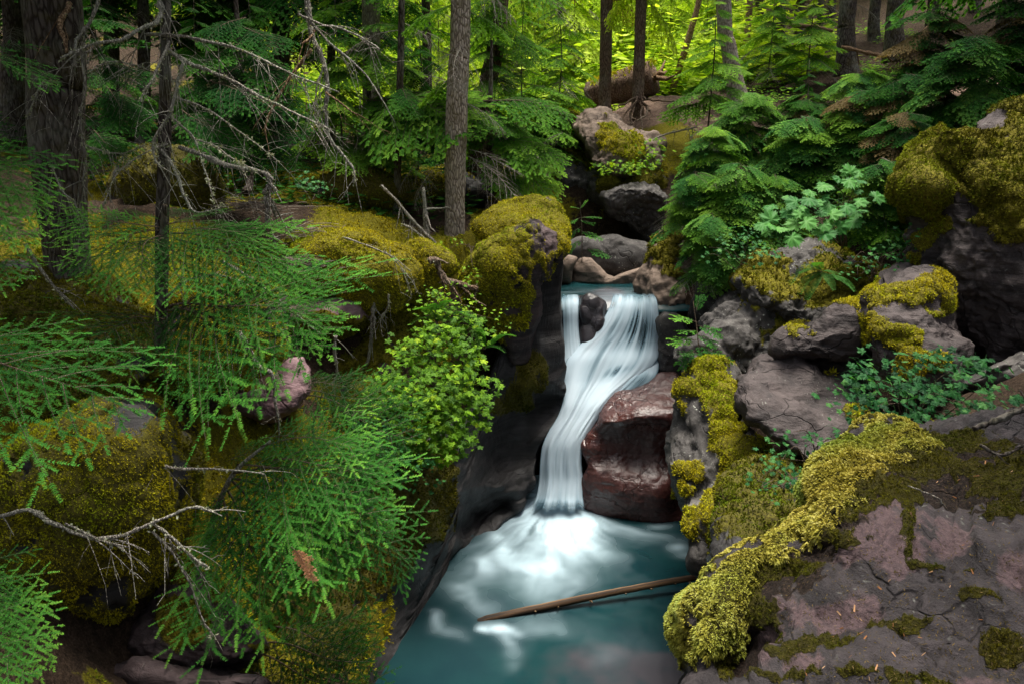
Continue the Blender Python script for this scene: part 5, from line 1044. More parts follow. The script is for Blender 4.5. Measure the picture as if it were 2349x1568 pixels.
for i, (lab, px, py, Yd, h, L, n) in enumerate(CEDS):
    h *= .8; foot = P(px, py + 22, Yd); root = empty('cedar_sapling', foot, lab, 'tree', 'young cedars crowding the right bank')
    pts = np.array([foot - [0, 0, .3], foot, foot + [-.1, -.15, h * .5], foot + [-.2, -.35, h]]); root['pts'] = [float(v) for v in pts.ravel()]
    link('trunk', trunk_mesh(pts - foot, [.022, .022, .015, .004], 7, 900 + i, 'bark_dark', rough=.04, nv=14), root)
    whorls(root, foot[2] + .05, foot[2] + h, int(n * 1.7), L * .82, L * .42, (B_FIR + B_BROWN) if i in (4, 6, 7) else (B_CED + B_FIR if i in (5, 10, 15) else B_CED + B_MID), 930 + i, .24, az=(math.pi * .85, math.pi * 1.95), wid=1.25, bare=B_BROWN if i in (6, 3, 10, 15) else B_BARE, pb=.2 if i in (6, 3, 10, 15) else .05)  # dark fir boughs on some cedars stand in for shade there
# low plants on the ground between the trunks
rng = np.random.default_rng(19)
def undergrowth(name, n, x0, x1, y0, y1, mat, hmin, hmax, L0, L1, W, seed, thr=-.1, extra=None):
    x = rng.uniform(x0, x1, n); y = rng.uniform(y0, y1, n); p = np.stack([x, y, 0 * x], -1)
    k = fbm(p * .5, seed, 3) > thr
    if extra is not None: k &= extra(x, y)
    x, y = x[k], y[k]; n = len(x); z = ground_z(x, y); h = rng.uniform(hmin, hmax, n) * np.clip(1 + .8 * fbm(np.stack([x, y, 0 * x], -1) * .7, seed + 1, 2), .2, 2)
    mb = MB(); base = np.stack([x, y, z], -1)
    for q in range(7):
        a = rng.uniform(0, 2 * np.pi, n); d = np.stack([np.cos(a), np.sin(a), rng.uniform(-.25, .25, n)], -1); d = unit(d)
        o = base + np.stack([rng.normal(0, .12, n), rng.normal(0, .12, n), h * rng.random(n)], -1)
        add_blades(mb, o, d, unit(rng.normal(0, .35, (n, 3)) + [0, -.25, 1]), rng.uniform(L0, L1, n), rng.uniform(.5, 1.2, n) * W, rng.uniform(.1, .85, n))
    tag(link(name, mb.mesh(name, [M[mat]])), kind='stuff')
away = lambda x, y: (seg_dist(x, y, [(1.5, 12), (2.2, 24)]) > 2.6)
undergrowth('undergrowth', 5200, -13, 0.5, 15.5, 34, 'fir', .1, .7, .10, .26, .035, 3, -.15, away)
undergrowth('undergrowth', 5000, 1.5, 16, 19, 36, 'midgreen', .05, .45, .08, .2, .03, 4, .15, away)
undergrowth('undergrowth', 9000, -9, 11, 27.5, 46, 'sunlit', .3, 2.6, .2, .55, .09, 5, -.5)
# a far wooded hillside that reads as one mass
rng = np.random.default_rng(9)
mb = MB()
n = 26000
x = rng.uniform(-55, 60, n); y = rng.uniform(42, 88, n); z = ground_z(x, y, False) + rng.uniform(0, 9, n) ** 1.0
p = np.stack([x, y, z], -1)
cl = fbm(p * .22, 3, 3)
keep = cl > -.35; p = p[keep]; n = len(p)
for q in range(5):
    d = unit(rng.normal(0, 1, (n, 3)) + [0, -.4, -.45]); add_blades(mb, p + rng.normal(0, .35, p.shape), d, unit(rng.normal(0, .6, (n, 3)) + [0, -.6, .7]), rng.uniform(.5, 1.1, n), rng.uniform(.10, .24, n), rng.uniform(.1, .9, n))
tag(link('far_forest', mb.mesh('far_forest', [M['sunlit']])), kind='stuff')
# ------------------------------------------------------------------ dead, lichen hung branches at the upper left
D = lambda *a, **k: dead_branch(*a, **k)
D(t_snag, [(360,-20),(371,29),(360,54),(324,68),(284,90),(223,97),(173,112),(137,128)], [8.2,7.6], 13, 5, 1, lich=90)
D(t_snag, [(338,79),(407,83),(464,95),(522,110),(580,131),(630,155),(702,187),(781,216)], [8.2,7.2], 9, 3, 2, ntw=16, lich=60)
D(t_snag, [(385,116),(432,144),(479,164),(533,187),(590,216),(648,245),(720,277),(767,302)], [8.2,7.3], 10, 3, 3, ntw=18, lich=70)
D(t_snag, [(389,97),(378,122),(360,155),(349,180),(328,205),(322,230)], [8.1,7.6], 7, 3, 4, lich=50)
D(t_snag, [(423,140),(410,180),(403,223),(396,259),(374,288),(358,324),(366,360),(378,374)], [7.9,7.6], 8, 4, 5, lich=70)
D(t_snag, [(388,260),(400,277),(443,317),(464,382),(479,425),(490,464)], [8.1,7.4], 6, 2, 6, ntw=10)
D(t_snag, [(443,317),(500,335),(536,356),(590,385)], [7.9,7.3], 4, 2, 7)
D(t_snag, [(353,324),(389,367),(410,407),(425,446),(446,486),(497,482),(511,468)], [8.1,7.6], 9, 3, 8, lich=60)
D(t_snag, [(400,220),(470,250),(560,310),(640,370)], [8.1,7.4], 5, 2, 9, ntw=14)
D(t_snag, [(386,330),(330,350),(270,400),(235,470)], [8.1,7.6], 5, 2, 10, ntw=12)
D(t_snag, [(380,180),(310,150),(250,140),(200,170)], [8.1,7.7], 4, 2, 11, ntw=12)
D(t_snag, [(372,690),(420,650),(480,630),(540,640),(610,690)], [8.1,7.6], 6, 3, 12, ntw=10, lich=20)
D(t_big, [(230,-10),(209,40),(187,72),(166,94),(164,119),(166,155)], [8.3,8.0], 8, 4, 13, lich=30)
D(t_big, [(194,60),(189,126),(198,198),(185,274),(194,324),(198,378),(191,432)], [8.2,8.2], 6, 4, 14, lich=50, ntw=16)
D(t_big, [(160,10),(155,23),(135,54),(144,90),(149,119)], [8.6,8.0], 12, 6, 15, mat='wood_tan', ntw=2, lich=6)
D(t_big, [(130,190),(110,185),(90,195),(60,260)], [8.7,8.1], 5, 2, 16)
D(t_big, [(190,330),(230,345),(280,350),(330,330)], [8.4,8.0], 4, 2, 17, ntw=12)
D(t_big, [(120,380),(140,440),(170,470),(180,520)], [8.6,8.2], 5, 2, 18, ntw=10)
t_droop = empty('dead_tree', P(790, 420, 9.5), 'drooping grey snag whose bare branches hang toward the mossy ledge', 'dead tree')
D(t_droop, [(700,-30),(708,40),(716,90),(735,130),(748,190),(745,252),(752,310),(790,358),(814,392),(812,416)], [9.0,8.8], 14, 4, 21, name='trunk', lich=110, ntw=10)
D(t_droop, [(716,112),(684,151),(648,209),(619,263),(608,317)], [8.8,8.5], 8, 4, 22, mat='wood_tan', ntw=5, lich=20)
D(t_droop, [(684,32),(738,54),(792,68),(846,94),(872,110)], [8.9,8.6], 6, 3, 23, lich=10)
D(t_droop, [(706,43),(749,94),(792,130),(846,180),(880,230)], [8.9,8.6], 6, 3, 24, lich=10)
D(t_droop, [(748,212),(792,248),(835,274)], [8.8,8.6], 4, 2, 25, mat='wood_tan', ntw=4, lich=0)
D(t_droop, [(727,65),(712,86),(691,100)], [8.9,8.7], 6, 4, 26, mat='wood_tan', ntw=2, lich=0)
D(t_droop, [(742,150),(730,200),(725,260),(735,300)], [8.9,8.7], 5, 2, 27, ntw=8, lich=30)
D(None, [(410,338),(479,364),(533,382),(608,396),(626,414),(612,443),(619,479),(617,526)], 8.6, 11, 12, 31, ntw=6, lich=90, name='bent_snag')
tag(bpy.data.objects['bent_snag'], 'bent lichened branch that turns down to the moss like a crook', 'dead branch')
STK = [('leaning_stick','short dark dead stem standing in the moss below the drooping snag',[(672,500),(668,545),(664,580)],12.3,10,12),
 ('leaning_stick','grey broken stub beside the pale scaly trunk',[(972,430),(975,500),(982,545)],14.5,8,13),
 ('fallen_branch','long dead branch lying down the slope left of the pale trunk',[(875,425),(905,455),(950,510),(985,545),(1040,600)],14.2,8,6),
 ('fallen_branch','short split branch below the long dead branch on the slope',[(925,515),(955,535),(990,565)],14.0,6,3),
 ('fallen_branch','thin dead stem lying on the yellow mound',[(790,545),(850,565),(900,590),(940,625)],11.3,4,2),
 ('fallen_branch','pale thin twig bent across the yellow mound',[(880,575),(910,600),(945,645)],11.2,3,2),
 ('hanging_root','twisted root dropping from the ledge across the dark cave mouth',[(858,690),(854,730),(850,770),(846,810),(838,840)],11.3,11,7),
 ('hanging_root','thin root hanging left of the twisted root in the cave mouth',[(770,770),(766,810),(772,850),(760,880)],10.9,9,5),
 ('hanging_root','pale curved root tip beside the twisted root',[(890,675),(888,700),(880,720),(870,735)],11.2,4,2),
 ('tree_root','gnarled brown root curling from the moss hump at the corner of the ledge',[(985,600),(1000,600),(1008,625),(1025,645),(1060,655),(1095,668)],11.8,18,14),
 ('fallen_branch','grey dead branch slanting from the hemlock into the dark cave',[(510,600),(560,630),(600,660),(640,690),(690,730),(735,765)],8.6,8,3),
 ('fallen_branch','mossy dead stem slanting through the hemlock boughs above the pink stone',[(548,762),(570,800),(595,840),(625,860),(632,910),(640,960),(642,1000)],8.3,15,3),
 ('fallen_branch','thin drooping dead branch crossing the mossy far left slope',[(60,560),(90,610),(130,665),(175,710)],8.0,8,5),
 ('fallen_branch','dead lichened limb curving across the huge dark boulder',[(-30,1190),(60,1165),(110,1190),(160,1215),(220,1230),(280,1225),(340,1200),(390,1180),(440,1165),(490,1172)],5.5,12,7),
 ('fallen_branch','forked dead limb running down from the curving limb',[(350,1198),(395,1235),(430,1270),(470,1300)],5.6,8,6),
 ('fallen_branch','straight dead limb below the curving limb on the huge boulder',[(150,1200),(230,1240),(300,1255)],5.45,6,4),
 ('fallen_branch','long dark dead branch leading into the bright hemlock boughs',[(240,1030),(310,1050),(400,1075),(500,1075),(600,1085)],6.0,8,4),
 ('fallen_branch','dark dead stem on the purple boulder at the bottom left',[(350,1220),(400,1270),(440,1340),(470,1420),(490,1460)],5.6,6,4),
 ('fallen_branch','pale dead stick on the brown slope of the knoll',[(1480,330),(1530,310),(1600,295)],20.0,5,3),
 ('fallen_log','grey pole lying in the upper right between the dark trunks',[(1810,58),(1860,62),(1910,72)],27,9,8),
 ('fallen_log','pale fallen pole on the brown slope below the dark trunks',[(1930,108),(1990,122),(2040,130)],25,8,7),
 ('fallen_log','broken grey pole leaning on the thick trunk at the upper right',[(2095,95),(2130,60),(2150,45)],26,8,5),
 ('fallen_branch','grey branch lying behind the leafy shrub near the right edge',[(2230,985),(2290,960),(2349,935),(2400,910)],4.3,14,16),
 ('fallen_branch','dark dead root lying on the brown litter shelf',[(2250,1020),(2300,1045),(2349,1020),(2400,990)],4.1,8,8),
 ('fallen_branch','thin grey forked twig on the foreground moss',[(2085,1110),(2120,1120),(2150,1130),(2160,1155)],3.9,4,3)]
for i, (nm, lab, pts, Yd, w0, w1) in enumerate(STK):
    cat = {'leaning_stick': 'dead stem', 'fallen_branch': 'dead branch', 'hanging_root': 'root', 'tree_root': 'root', 'fallen_log': 'log'}[nm]
    small = Yd < 5 or nm == 'fallen_log'
    mt = 'bark_dark' if lab.startswith(('grey branch lying', 'dark dead root')) else 'wood_tan' if nm == 'fallen_log' else ('bark_brown' if nm == 'tree_root' else 'bark_grey')
    o = D(None, pts, Yd, w0, w1, 60 + i, mat=mt, name=nm, ntw=2 if small else 7, tl=.12 if Yd < 5 else .35, lich=0 if small else 24)
    tag(o, lab, cat)

# ------------------------------------------------------------------ the log over the pool
A = P(1128, 1416, 9.62); B = P(1612, 1322, 10.35)
Lp = spline([A - (B - A) * .04 + [0, 0, -.06], A, (A + B) / 2 + [0, 0, .03], B, B + (B - A) * .06], 40)
log = empty('fallen_log', A, 'long stripped log slanting over the pool to the right bank', 'log')
lb = MB(); nl = 120; Lp = spline(Lp[::6], nl) + np.cumsum(np.random.default_rng(8).normal(0, .0012, (nl, 3)), 0)
th = np.linspace(0, 2 * np.pi, 16, endpoint=False); sl = np.arange(nl)[:, None] * .04
q = np.stack([sl * .9 + 0 * th, np.cos(th) * 1.6 + 0 * sl, np.sin(th) * 1.6 + 0 * sl], -1)
rr = np.linspace(.060, .042, nl)[:, None] * (1 + .05 * fbm(q * 1.2, 3, 3) + .03 * fbm(q * 4, 4, 2))
lt = .40 + .42 * fbm(q * np.array([.8, 2.2, 2.2]), 6, 4, .6) + .16 * sstep(1.6, 3.2, sl) - .22 * sstep(.9, .2, sl)
M['log'] = mat_leaf('weathered log', [(0.010, 0.006, 0.004), (0.030, 0.017, 0.009), (0.075, 0.042, 0.021), (0.19, 0.115, 0.062)], 0, 0.7, 0.2, 0, 0.05)
Vl, Fl = tube(Lp, rr, 16)
lb.add(Vl, Fl, np.concatenate([lt.ravel(), [.8, .8]])); link('trunk', lb.mesh('trunk', [M['log']], A), log)
kb = MB()
for f, a in ((.3, 1.2), (.45, .5), (.62, 2.0), (.74, .9), (.86, 1.8), (.93, -1.2), (.2, 2.2)):
    o = A + (B - A) * f; kb.tube([o + [0, -.05, .0], o + np.array([.02 * math.cos(a), -.085, .03 * math.sin(a)]), o + np.array([.03 * math.cos(a), -.12, .05 * math.sin(a)])], [.016, .011, .004], 5)
link('branch_stub', kb.mesh('branch_stub', [M['wood_tan']], A), log)['kind'] = 'stuff'
# big fallen log on the knoll
A2 = P(1352, 222, 27.0); B2 = P(1500, 178, 26.0)
bl = empty('fallen_log', A2, 'thick mossy fallen trunk lying behind the two brown trunks', 'log')
link('trunk', trunk_mesh([np.array([0, 0, 0]), (B2 - A2) * .5, B2 - A2], [.42, .46, .5], 20, 5, 'bark_brown', rough=.14, nv=24), bl)
lm = MB(); rg = np.random.default_rng(4)
f = rg.random(500); p = A2 + (B2 - A2) * f[:, None] + np.stack([rg.normal(0, .05, 500), rg.uniform(-.4, .3, 500), 0 * f], -1); p[:, 2] += np.sqrt(np.maximum(.47 ** 2 - (p[:, 1] - (A2 + (B2 - A2) * f[:, None])[:, 1]) ** 2, 0)) + .01
add_blades(lm, p, unit(rg.normal(0, .5, (500, 3)) + [0, 0, .8]), unit(rg.normal(0, 1, (500, 3))), rg.uniform(.08, .16, 500), rg.uniform(.02, .04, 500), rg.uniform(.2, .9, 500))
link('moss', lm.mesh('moss', [M['moss']], A2), bl)['kind'] = 'stuff'
rb = MB()
for k in range(9):
    d = unit(B2 - A2) * rg.uniform(.1, .5) + rg.normal(0, .25, 3); rb.tube([B2, B2 + d * .6, B2 + d + rg.normal(0, .1, 3)], [.10, .06, .02], 6)
link('root_plate', rb.mesh('root_plate', [M['wood_tan']], A2), bl)
# roots of the right knoll trunk
f0 = P(1463, 228, 23.2)
for k, pts in enumerate([[(1463,222),(1450,245),(1430,270),(1412,288)],[(1463,224),(1440,240),(1425,252)],[(1465,225),(1462,250),(1458,270),(1470,284)],[(1466,224),(1480,245),(1470,262),(1440,290)],[(1470,226),(1495,232),(1530,234),(1580,230)],[(1468,230),(1475,258),(1480,300)],[(1468,228),(1490,255),(1495,275)],[(1462,226),(1448,262),(1456,282),(1444,292)]]):
    W = P([p[0] for p in pts], [p[1] for p in pts], np.linspace(23.1, 21.8, len(pts))); L = spline(W, 12)
    mb = MB(); L = L + np.cumsum(np.random.default_rng(k).normal(0, .025, L.shape), 0); mb.tube(L, np.linspace(.036, .014, 12), 6); link('root', mb.mesh('root', [M['bark_brown']], t_k2.location), t_k2)

# ------------------------------------------------------------------ hemlock boughs reaching in from the left, and the near sapling
def boughs(parent, rows, meshes, wid=1.0, face=0.38):
    for r in rows:
        (ax, ay), (bx_, by_), Ya, Yb = r[:4]
        bough_at(parent, P(ax, ay, Ya), P(bx_, by_, Yb), meshes, (r[4] if len(r) > 4 else BRNG.uniform(-.15, .25)) + face * max(-1, min(1, 1.4 * (bx_ - ax) / 300)), r[5] if len(r) > 5 else wid)
h1 = empty('hemlock_tree', P(372, 760, 7.6), 'hemlock spreading layered feathery boughs over the yellow mossy bank', 'tree')
link('trunk', trunk_mesh(np.array([P(368, 800, 7.6), P(370, 700, 7.55), P(374, 560, 7.5), P(378, 470, 7.45)]) - np.array(h1.location), [.06, .055, .045, .02], 10, 3, 'bark_dark'), h1)
boughs(h1, [((374,520),(105,505),7.5,7.0),((374,530),(150,575),7.5,6.7),((374,540),(215,640),7.5,6.6),((374,510),(300,480),7.5,7.2),((374,520),(505,492),7.5,7.1),((380,540),(650,545),7.5,6.8),((400,555),(690,590),7.5,6.7),((376,560),(430,640),7.5,6.5),((374,505),(430,470),7.5,7.8),
 ((372,540),(290,600),7.5,6.5),((420,530),(600,520),7.3,7.0),((440,560),(640,600),7.2,6.7),
 ((372,715),(745,690),7.5,6.4,.1),((380,720),(690,735),7.5,6.2),((374,720),(620,770),7.5,6.2),((372,730),(225,745),7.5,6.4),((372,740),(160,770),7.5,6.5),((500,700),(720,700),6.9,6.3)], B_HEM, 1.15)
h2 = empty('hemlock_tree', P(-260, 1000, 5.4), 'hemlock whose blue green boughs reach in from the left edge', 'tree')
link('trunk', trunk_mesh(np.array([[0, 0, -1.5], [0, 0, 0], [0, .05, 4.4], [0, .1, 12.0]]), [.17, .16, .12, .03], 12, 4, 'bark_dark'), h2)
boughs(h2, [((-220,800),(330,880),5.4,5.3),((-220,790),(190,830),5.4,5.6),((-200,760),(100,820),5.4,5.7),
 ((-220,320),(140,405),6.5,6.6),((-220,360),(120,440),6.5,6.5),((-200,100),(150,150),6.5,7.0),((-220,500),(60,500),6.4,6.5),((-220,560),(90,620),6.2,6.2),((-200,410),(110,520),6.4,6.4),
 ((-220,1380),(120,1500),4.4,4.3),((-220,1330),(80,1420),4.4,4.4),((-220,1420),(100,1540),4.3,4.2),((-200,1300),(50,1360),4.5,4.5)], B_HEM, 1.1)
h3 = empty('hemlock_tree', P(470, 1240, 6.9), 'bright hemlock fan of boughs hanging over the mossy cliff beside the pool', 'tree')
link('trunk', trunk_mesh(np.array([P(470, 1260, 6.9), P(500, 1160, 6.8), P(540, 1080, 6.7), P(620, 1010, 6.7)]) - np.array(h3.location), [.035, .03, .022, .01], 8, 5, 'bark_grey'), h3)
boughs(h3, [((540,1070),(890,1070),6.7,6.3),((540,1080),(880,1120),6.7,6.1),((560,1090),(900,1165),6.6,6.0),((520,1110),(780,1330),6.7,5.9),((510,1130),(690,1420),6.7,5.8),((500,1150),(600,1430),6.7,5.8),((520,1100),(830,1240),6.7,5.9),((600,1020),(870,1010),6.7,6.5),((600,1010),(760,980),6.7,6.8),((500,1160),(540,1310),6.8,6.2),((620,1060),(860,1060),6.5,6.2),((640,1150),(820,1300),6.3,5.9),((700,1180),(970,1275),6.8,6.5),((680,1140),(900,1220),6.6,6.2),((500,1130),(470,1260),6.8,6.5),
 ((520,1060),(640,1010),6.7,6.9),((480,1190),(450,1270),6.8,6.6)], B_HEM, 1.2)
boughs(h3, [((600,1480),(850,1500),6.6,6.1),((560,1500),(800,1560),6.6,6.0),((620,1440),(830,1470),6.7,6.3),((640,1520),(890,1570),6.5,6.1),((560,1540),(720,1600),6.4,6.0)], B_FIRN, 1.2)
h4 = empty('fir_sapling', P(720, 990, 8.8), 'dull green fir sprays between the pink stone and the leafy bush', 'tree')
link('trunk', trunk_mesh(np.array([[0, 0, -.2], [0, 0, .1], [.15, -.1, .5]]), [.02, .016, .006], 7, 6, 'bark_dark'), h4)
boughs(h4, [((700,900),(900,900),8.8,8.4),((700,910),(930,960),8.8,8.3),((700,880),(830,870),8.8,8.6),((740,940),(960,990),8.6,8.2),((690,920),(800,1010),8.8,8.3),((760,980),(900,1040),8.6,8.1),((690,880),(760,850),8.8,9.0),((760,930),(880,940),8.6,8.3)], B_FIRN, 1.3)
h2['pts'] = [float(v) for p_ in ([0, 0, 0], [0, .05, 4.4], [0, .1, 12.0]) for v in (np.array(p_) + np.array(h2.location))]
whorls(h2, 8.6, 14, 24, 2.2, 1.0, B_FIR, 77, .2)  # upper crown added above the view to darken the lower left
# dead rust coloured sprig
rs = link('dead_sprig', bough('dead_sprig', 333, [M['dead_spray'], M['twig']], ns=22, width=.22, ang=34, level=1, nw=.012, ntw=5, irr=.5, tdroop=.1, droop=.05))
a_, b_ = V3(668, 1252, 5.55), V3(728, 1335, 5.45); x = (b_ - a_); Ls = x.length; x.normalize(); zz = Vector((-.2, -.8, .5)); y = zz.cross(x).normalized(); zz = x.cross(y)
rs.matrix_basis = Matrix.Translation(a_) @ Matrix((x, y, zz)).transposed().to_4x4() @ Matrix.Diagonal((Ls, Ls, Ls, 1))
tag(rs, 'rust brown dead sprig caught on the bright hemlock fan', 'dead sprig')
# saplings by the water
def little(name, label, foot, tip, Ya, Yb, rows, meshes, wid=1.1, r=.012):
    f = P(*foot, Ya); root = empty(name, f, label, 'sapling')
    link('trunk', trunk_mesh(np.array([[0, 0, -.1], [0, 0, 0], (P(*tip, Yb) - f) * .5 + [.02, 0, 0], P(*tip, Yb) - f]), [r, r, r * .7, r * .2], 6, 2, 'twig', nv=12), root)
    boughs(root, rows, meshes, wid); return root
little('hemlock_sapling', 'small bright hemlock sapling leaning beside the waterfall', (1605,860), (1590,690), 10.2, 10.6, [((1600,740),(1540,718),10.4,10.3),((1600,745),(1665,765),10.4,10.3),((1598,780),(1535,775),10.3,10.1),((1600,790),(1640,830),10.3,10.1),((1600,790),(1690,822),10.3,10.1),((1600,800),(1550,840),10.3,10.1),((1595,715),(1610,670),10.5,10.6),((1600,810),(1570,800),10.2,9.9),((1604,820),(1645,850),10.2,10.0),((1600,760),(1560,750),10.4,10.1),((1600,765),(1650,790),10.4,10.2)], B_SPRIG)
little('cedar_sapling', 'small green cedar growing from the rock left of the hanging boulder', (1335,590), (1330,460), 16.0, 16.2, [((1332,500),(1295,510),16.1,15.9),((1332,500),(1380,490),16.1,15.9),((1332,520),(1300,545),16.1,15.9),((1332,530),(1385,540),16.1,15.8),((1330,480),(1345,455),16.2,16.2),((1333,550),(1300,575),16.1,15.9),((1345,570),(1400,580),16.0,15.7),((1332,480),(1310,470),16.2,16.1),((1332,505),(1365,510),16.1,15.9)], B_SPRIG, 1.3)
# boughs of the knoll fir, reaching right over the gorge, and bare sprays beside the pale trunk
k3 = empty('hemlock_tree', P(1120, 450, 17.0), 'hemlock with low green boughs and bare grey sprays right of the pale trunk', 'tree')
link('trunk', trunk_mesh(np.array([[0, 0, -.3], [0, 0, 0], [.05, 0, 1.6], [.1, 0, 3.4]]), [.09, .085, .06, .02], 9, 8, 'bark_dark'), k3)
boughs(k3, [((1110,300),(1310,345),17.0,16.2),((1115,320),(1260,310),17.0,16.4),((1110,280),(1210,250),17.0,16.5),((1115,340),(1290,440),17.0,16.0),((1115,350),(1200,420),17.0,16.0),((1110,230),(1330,225),17.0,16.6),((1110,210),(1000,200),17.0,16.3),((1110,220),(960,235),17.0,16.2),((1112,250),(1180,290),17.0,16.1)], B_MID, 1.1)
boughs(k3, [((1075,345),(1200,370),16.2,15.6),((1070,360),(1140,400),16.2,15.4),((1075,360),(1240,450),16.2,15.4),((940,360),(1010,420),15.5,15.2),((960,370),(900,430),15.5,15.2),((990,390),(930,470),15.0,14.7),((1180,340),(1260,380),18,17.5),((1290,305),(1240,320),19.5,19.2)], B_BARE, 1.0)
m1 = empty('hemlock_tree', P(850, 430, 17.2), 'hemlock with bright flat boughs fanning past the straight grey trunk', 'tree')
link('trunk', trunk_mesh(np.array([[0, 0, -.3], [0, .3, 0], [0, .3, 2.6], [0, .3, 5.4]]), [.07, .06, .05, .02], 8, 9, 'bark_dark'), m1)
boughs(m1, [((840,60),(900,40),17,16.2),((835,110),(770,120),17,16.2),((840,120),(950,150),17,16.0),((840,150),(760,175),17,16.0),((845,170),(930,165),17,16.1),((840,230),(930,215),17,15.9),((840,240),(770,255),17,16.0),((845,290),(940,300),17,15.9),((845,320),(780,345),17,16.0),((850,330),(930,350),17,15.9),((840,90),(740,75),17,16.2),((850,240),(1070,232),17,14.6),((850,230),(1000,205),17,15.0),((880,225),(1040,245),17,14.6)], B_MID, 1.2)
l1 = empty('hemlock_tree', P(560, 400, 13), 'dark hemlock with drooping boughs behind the dead lichened branches', 'tree')
link('trunk', trunk_mesh(np.array([[0, 0, -.3], [0, .3, 0], [0, .3, 1.6], [0, .3, 4.4]]), [.07, .06, .05, .02], 8, 9, 'bark_dark'), l1)
boughs(l1, [((560,120),(680,170),13,12.2),((560,150),(460,200),13,12.0),((560,170),(640,230),13,11.8),((560,230),(660,290),13,11.9),((560,240),(470,300),13,11.9),((560,300),(640,350),13,11.9),((560,60),(640,90),13,12.2),((560,40),(450,70),13,12.2),((560,310),(500,370),13,12.0),((560,100),(430,130),13,12.0),((480,190),(620,200),12.4,11.6),((420,250),(560,330),12,11.4),((240,140),(330,170),12,11.5),((240,200),(330,280),12,11.5),((230,120),(300,60),12,11.5),((210,50),(290,30),12,11.5),((210,300),(290,350),12,11.5)], B_FIR, 1.2)
# ------------------------------------------------------------------ broad leaves
def leaf_mesh(name, mat, lobes=5, seed=0, depth=.45, teeth=1, fold=.18, cup=.10, rings=1):
    """palmate leaf lying in XY, stalk at origin, tip toward +X, unit length"""
    rng = np.random.default_rng(seed)
    A = np.radians({3: [-62, 0, 62], 5: [-105, -52, 0, 52, 105], 7: [-130, -86, -43, 0, 43, 86, 130]}[lobes]); Lr = {3: [.8, 1, .8], 5: [.55, .86, 1, .86, .55], 7: [.6, .8, .95, 1, .95, .8, .6]}[lobes]
    ang, rad = [math.radians(-168)], [.12]
    for i, (a, l) in enumerate(zip(A, Lr)):
        if i: ang.append((A[i - 1] + a) / 2); rad.append(min(l, Lr[i - 1]) * (1 - depth))
        w = (A[1] - A[0]) * .5
        if teeth:
            ang += [a - w * .50, a - w * .30]; rad += [l * (1 - depth * .42), l * .70 if teeth > 1 else l * .80]
        ang.append(a + rng.uniform(-.03, .03)); rad.append(l * rng.uniform(.94, 1.04))
        if teeth:
            ang += [a + w * .30, a + w * .50]; rad += [l * .70 if teeth > 1 else l * .80, l * (1 - depth * .42)]
    ang.append(math.radians(168)); rad.append(.12)
    ang, rad = np.array(ang), np.array(rad) * .62
    pts = np.stack([np.cos(ang) * rad + .36, np.sin(ang) * rad], -1)
    c = np.array([.36, 0])
    z = lambda q: -fold * abs(q[..., 1]) - cup * (q[..., 0] - .4) ** 2 * 2 + .03 * np.cos(6 * np.arctan2(q[..., 1], q[..., 0] - .36))
    mid = c + (pts - c) * .55
    P2 = np.concatenate([[c], mid, pts]); V = np.column_stack([P2, z(P2)]); n = len(pts)
    V[0, 2] -= .02
    i = np.arange(n); j = (i + 1) % n
    F = np.concatenate([np.stack([0 * i, 1 + i, 1 + j], -1), np.stack([1 + i, 1 + n + i, 1 + n + j], -1), np.stack([1 + i, 1 + n + j, 1 + j], -1)])
    # stalk
    sv, sf = tube([[-.55, 0, -.12], [-.2, 0, .02], [.3, 0, -.005]], [.010, .010, .006], 3, cap=False)
    F = np.concatenate([F, sf + len(V)]); V = np.concatenate([V, sv])
    t = np.full(len(V), .5); t[0] = .62
    return tri_mesh(name, V, F, [M[mat]], {'tint': t})
L_MAPLE = [leaf_mesh('leaf', 'maple', 5, i, .42, 1) for i in range(3)]
L_THIM = [leaf_mesh('leaf', 'thimble', 5, 10 + i, .38, 2) for i in range(3)]
L_CLUB = [leaf_mesh('leaf', 'club', 7, 20 + i, .32, 2, fold=.12, cup=.14) for i in range(2)]
def leaf_matrix(p, d, n, s):
    x = unit(d); y = unit(np.cross(n, x)); z = np.cross(x, y)
    m = np.eye(4); m[:3, 0] = x * s; m[:3, 1] = y * s; m[:3, 2] = z * s; m[:3, 3] = p
    return Matrix(m.tolist())
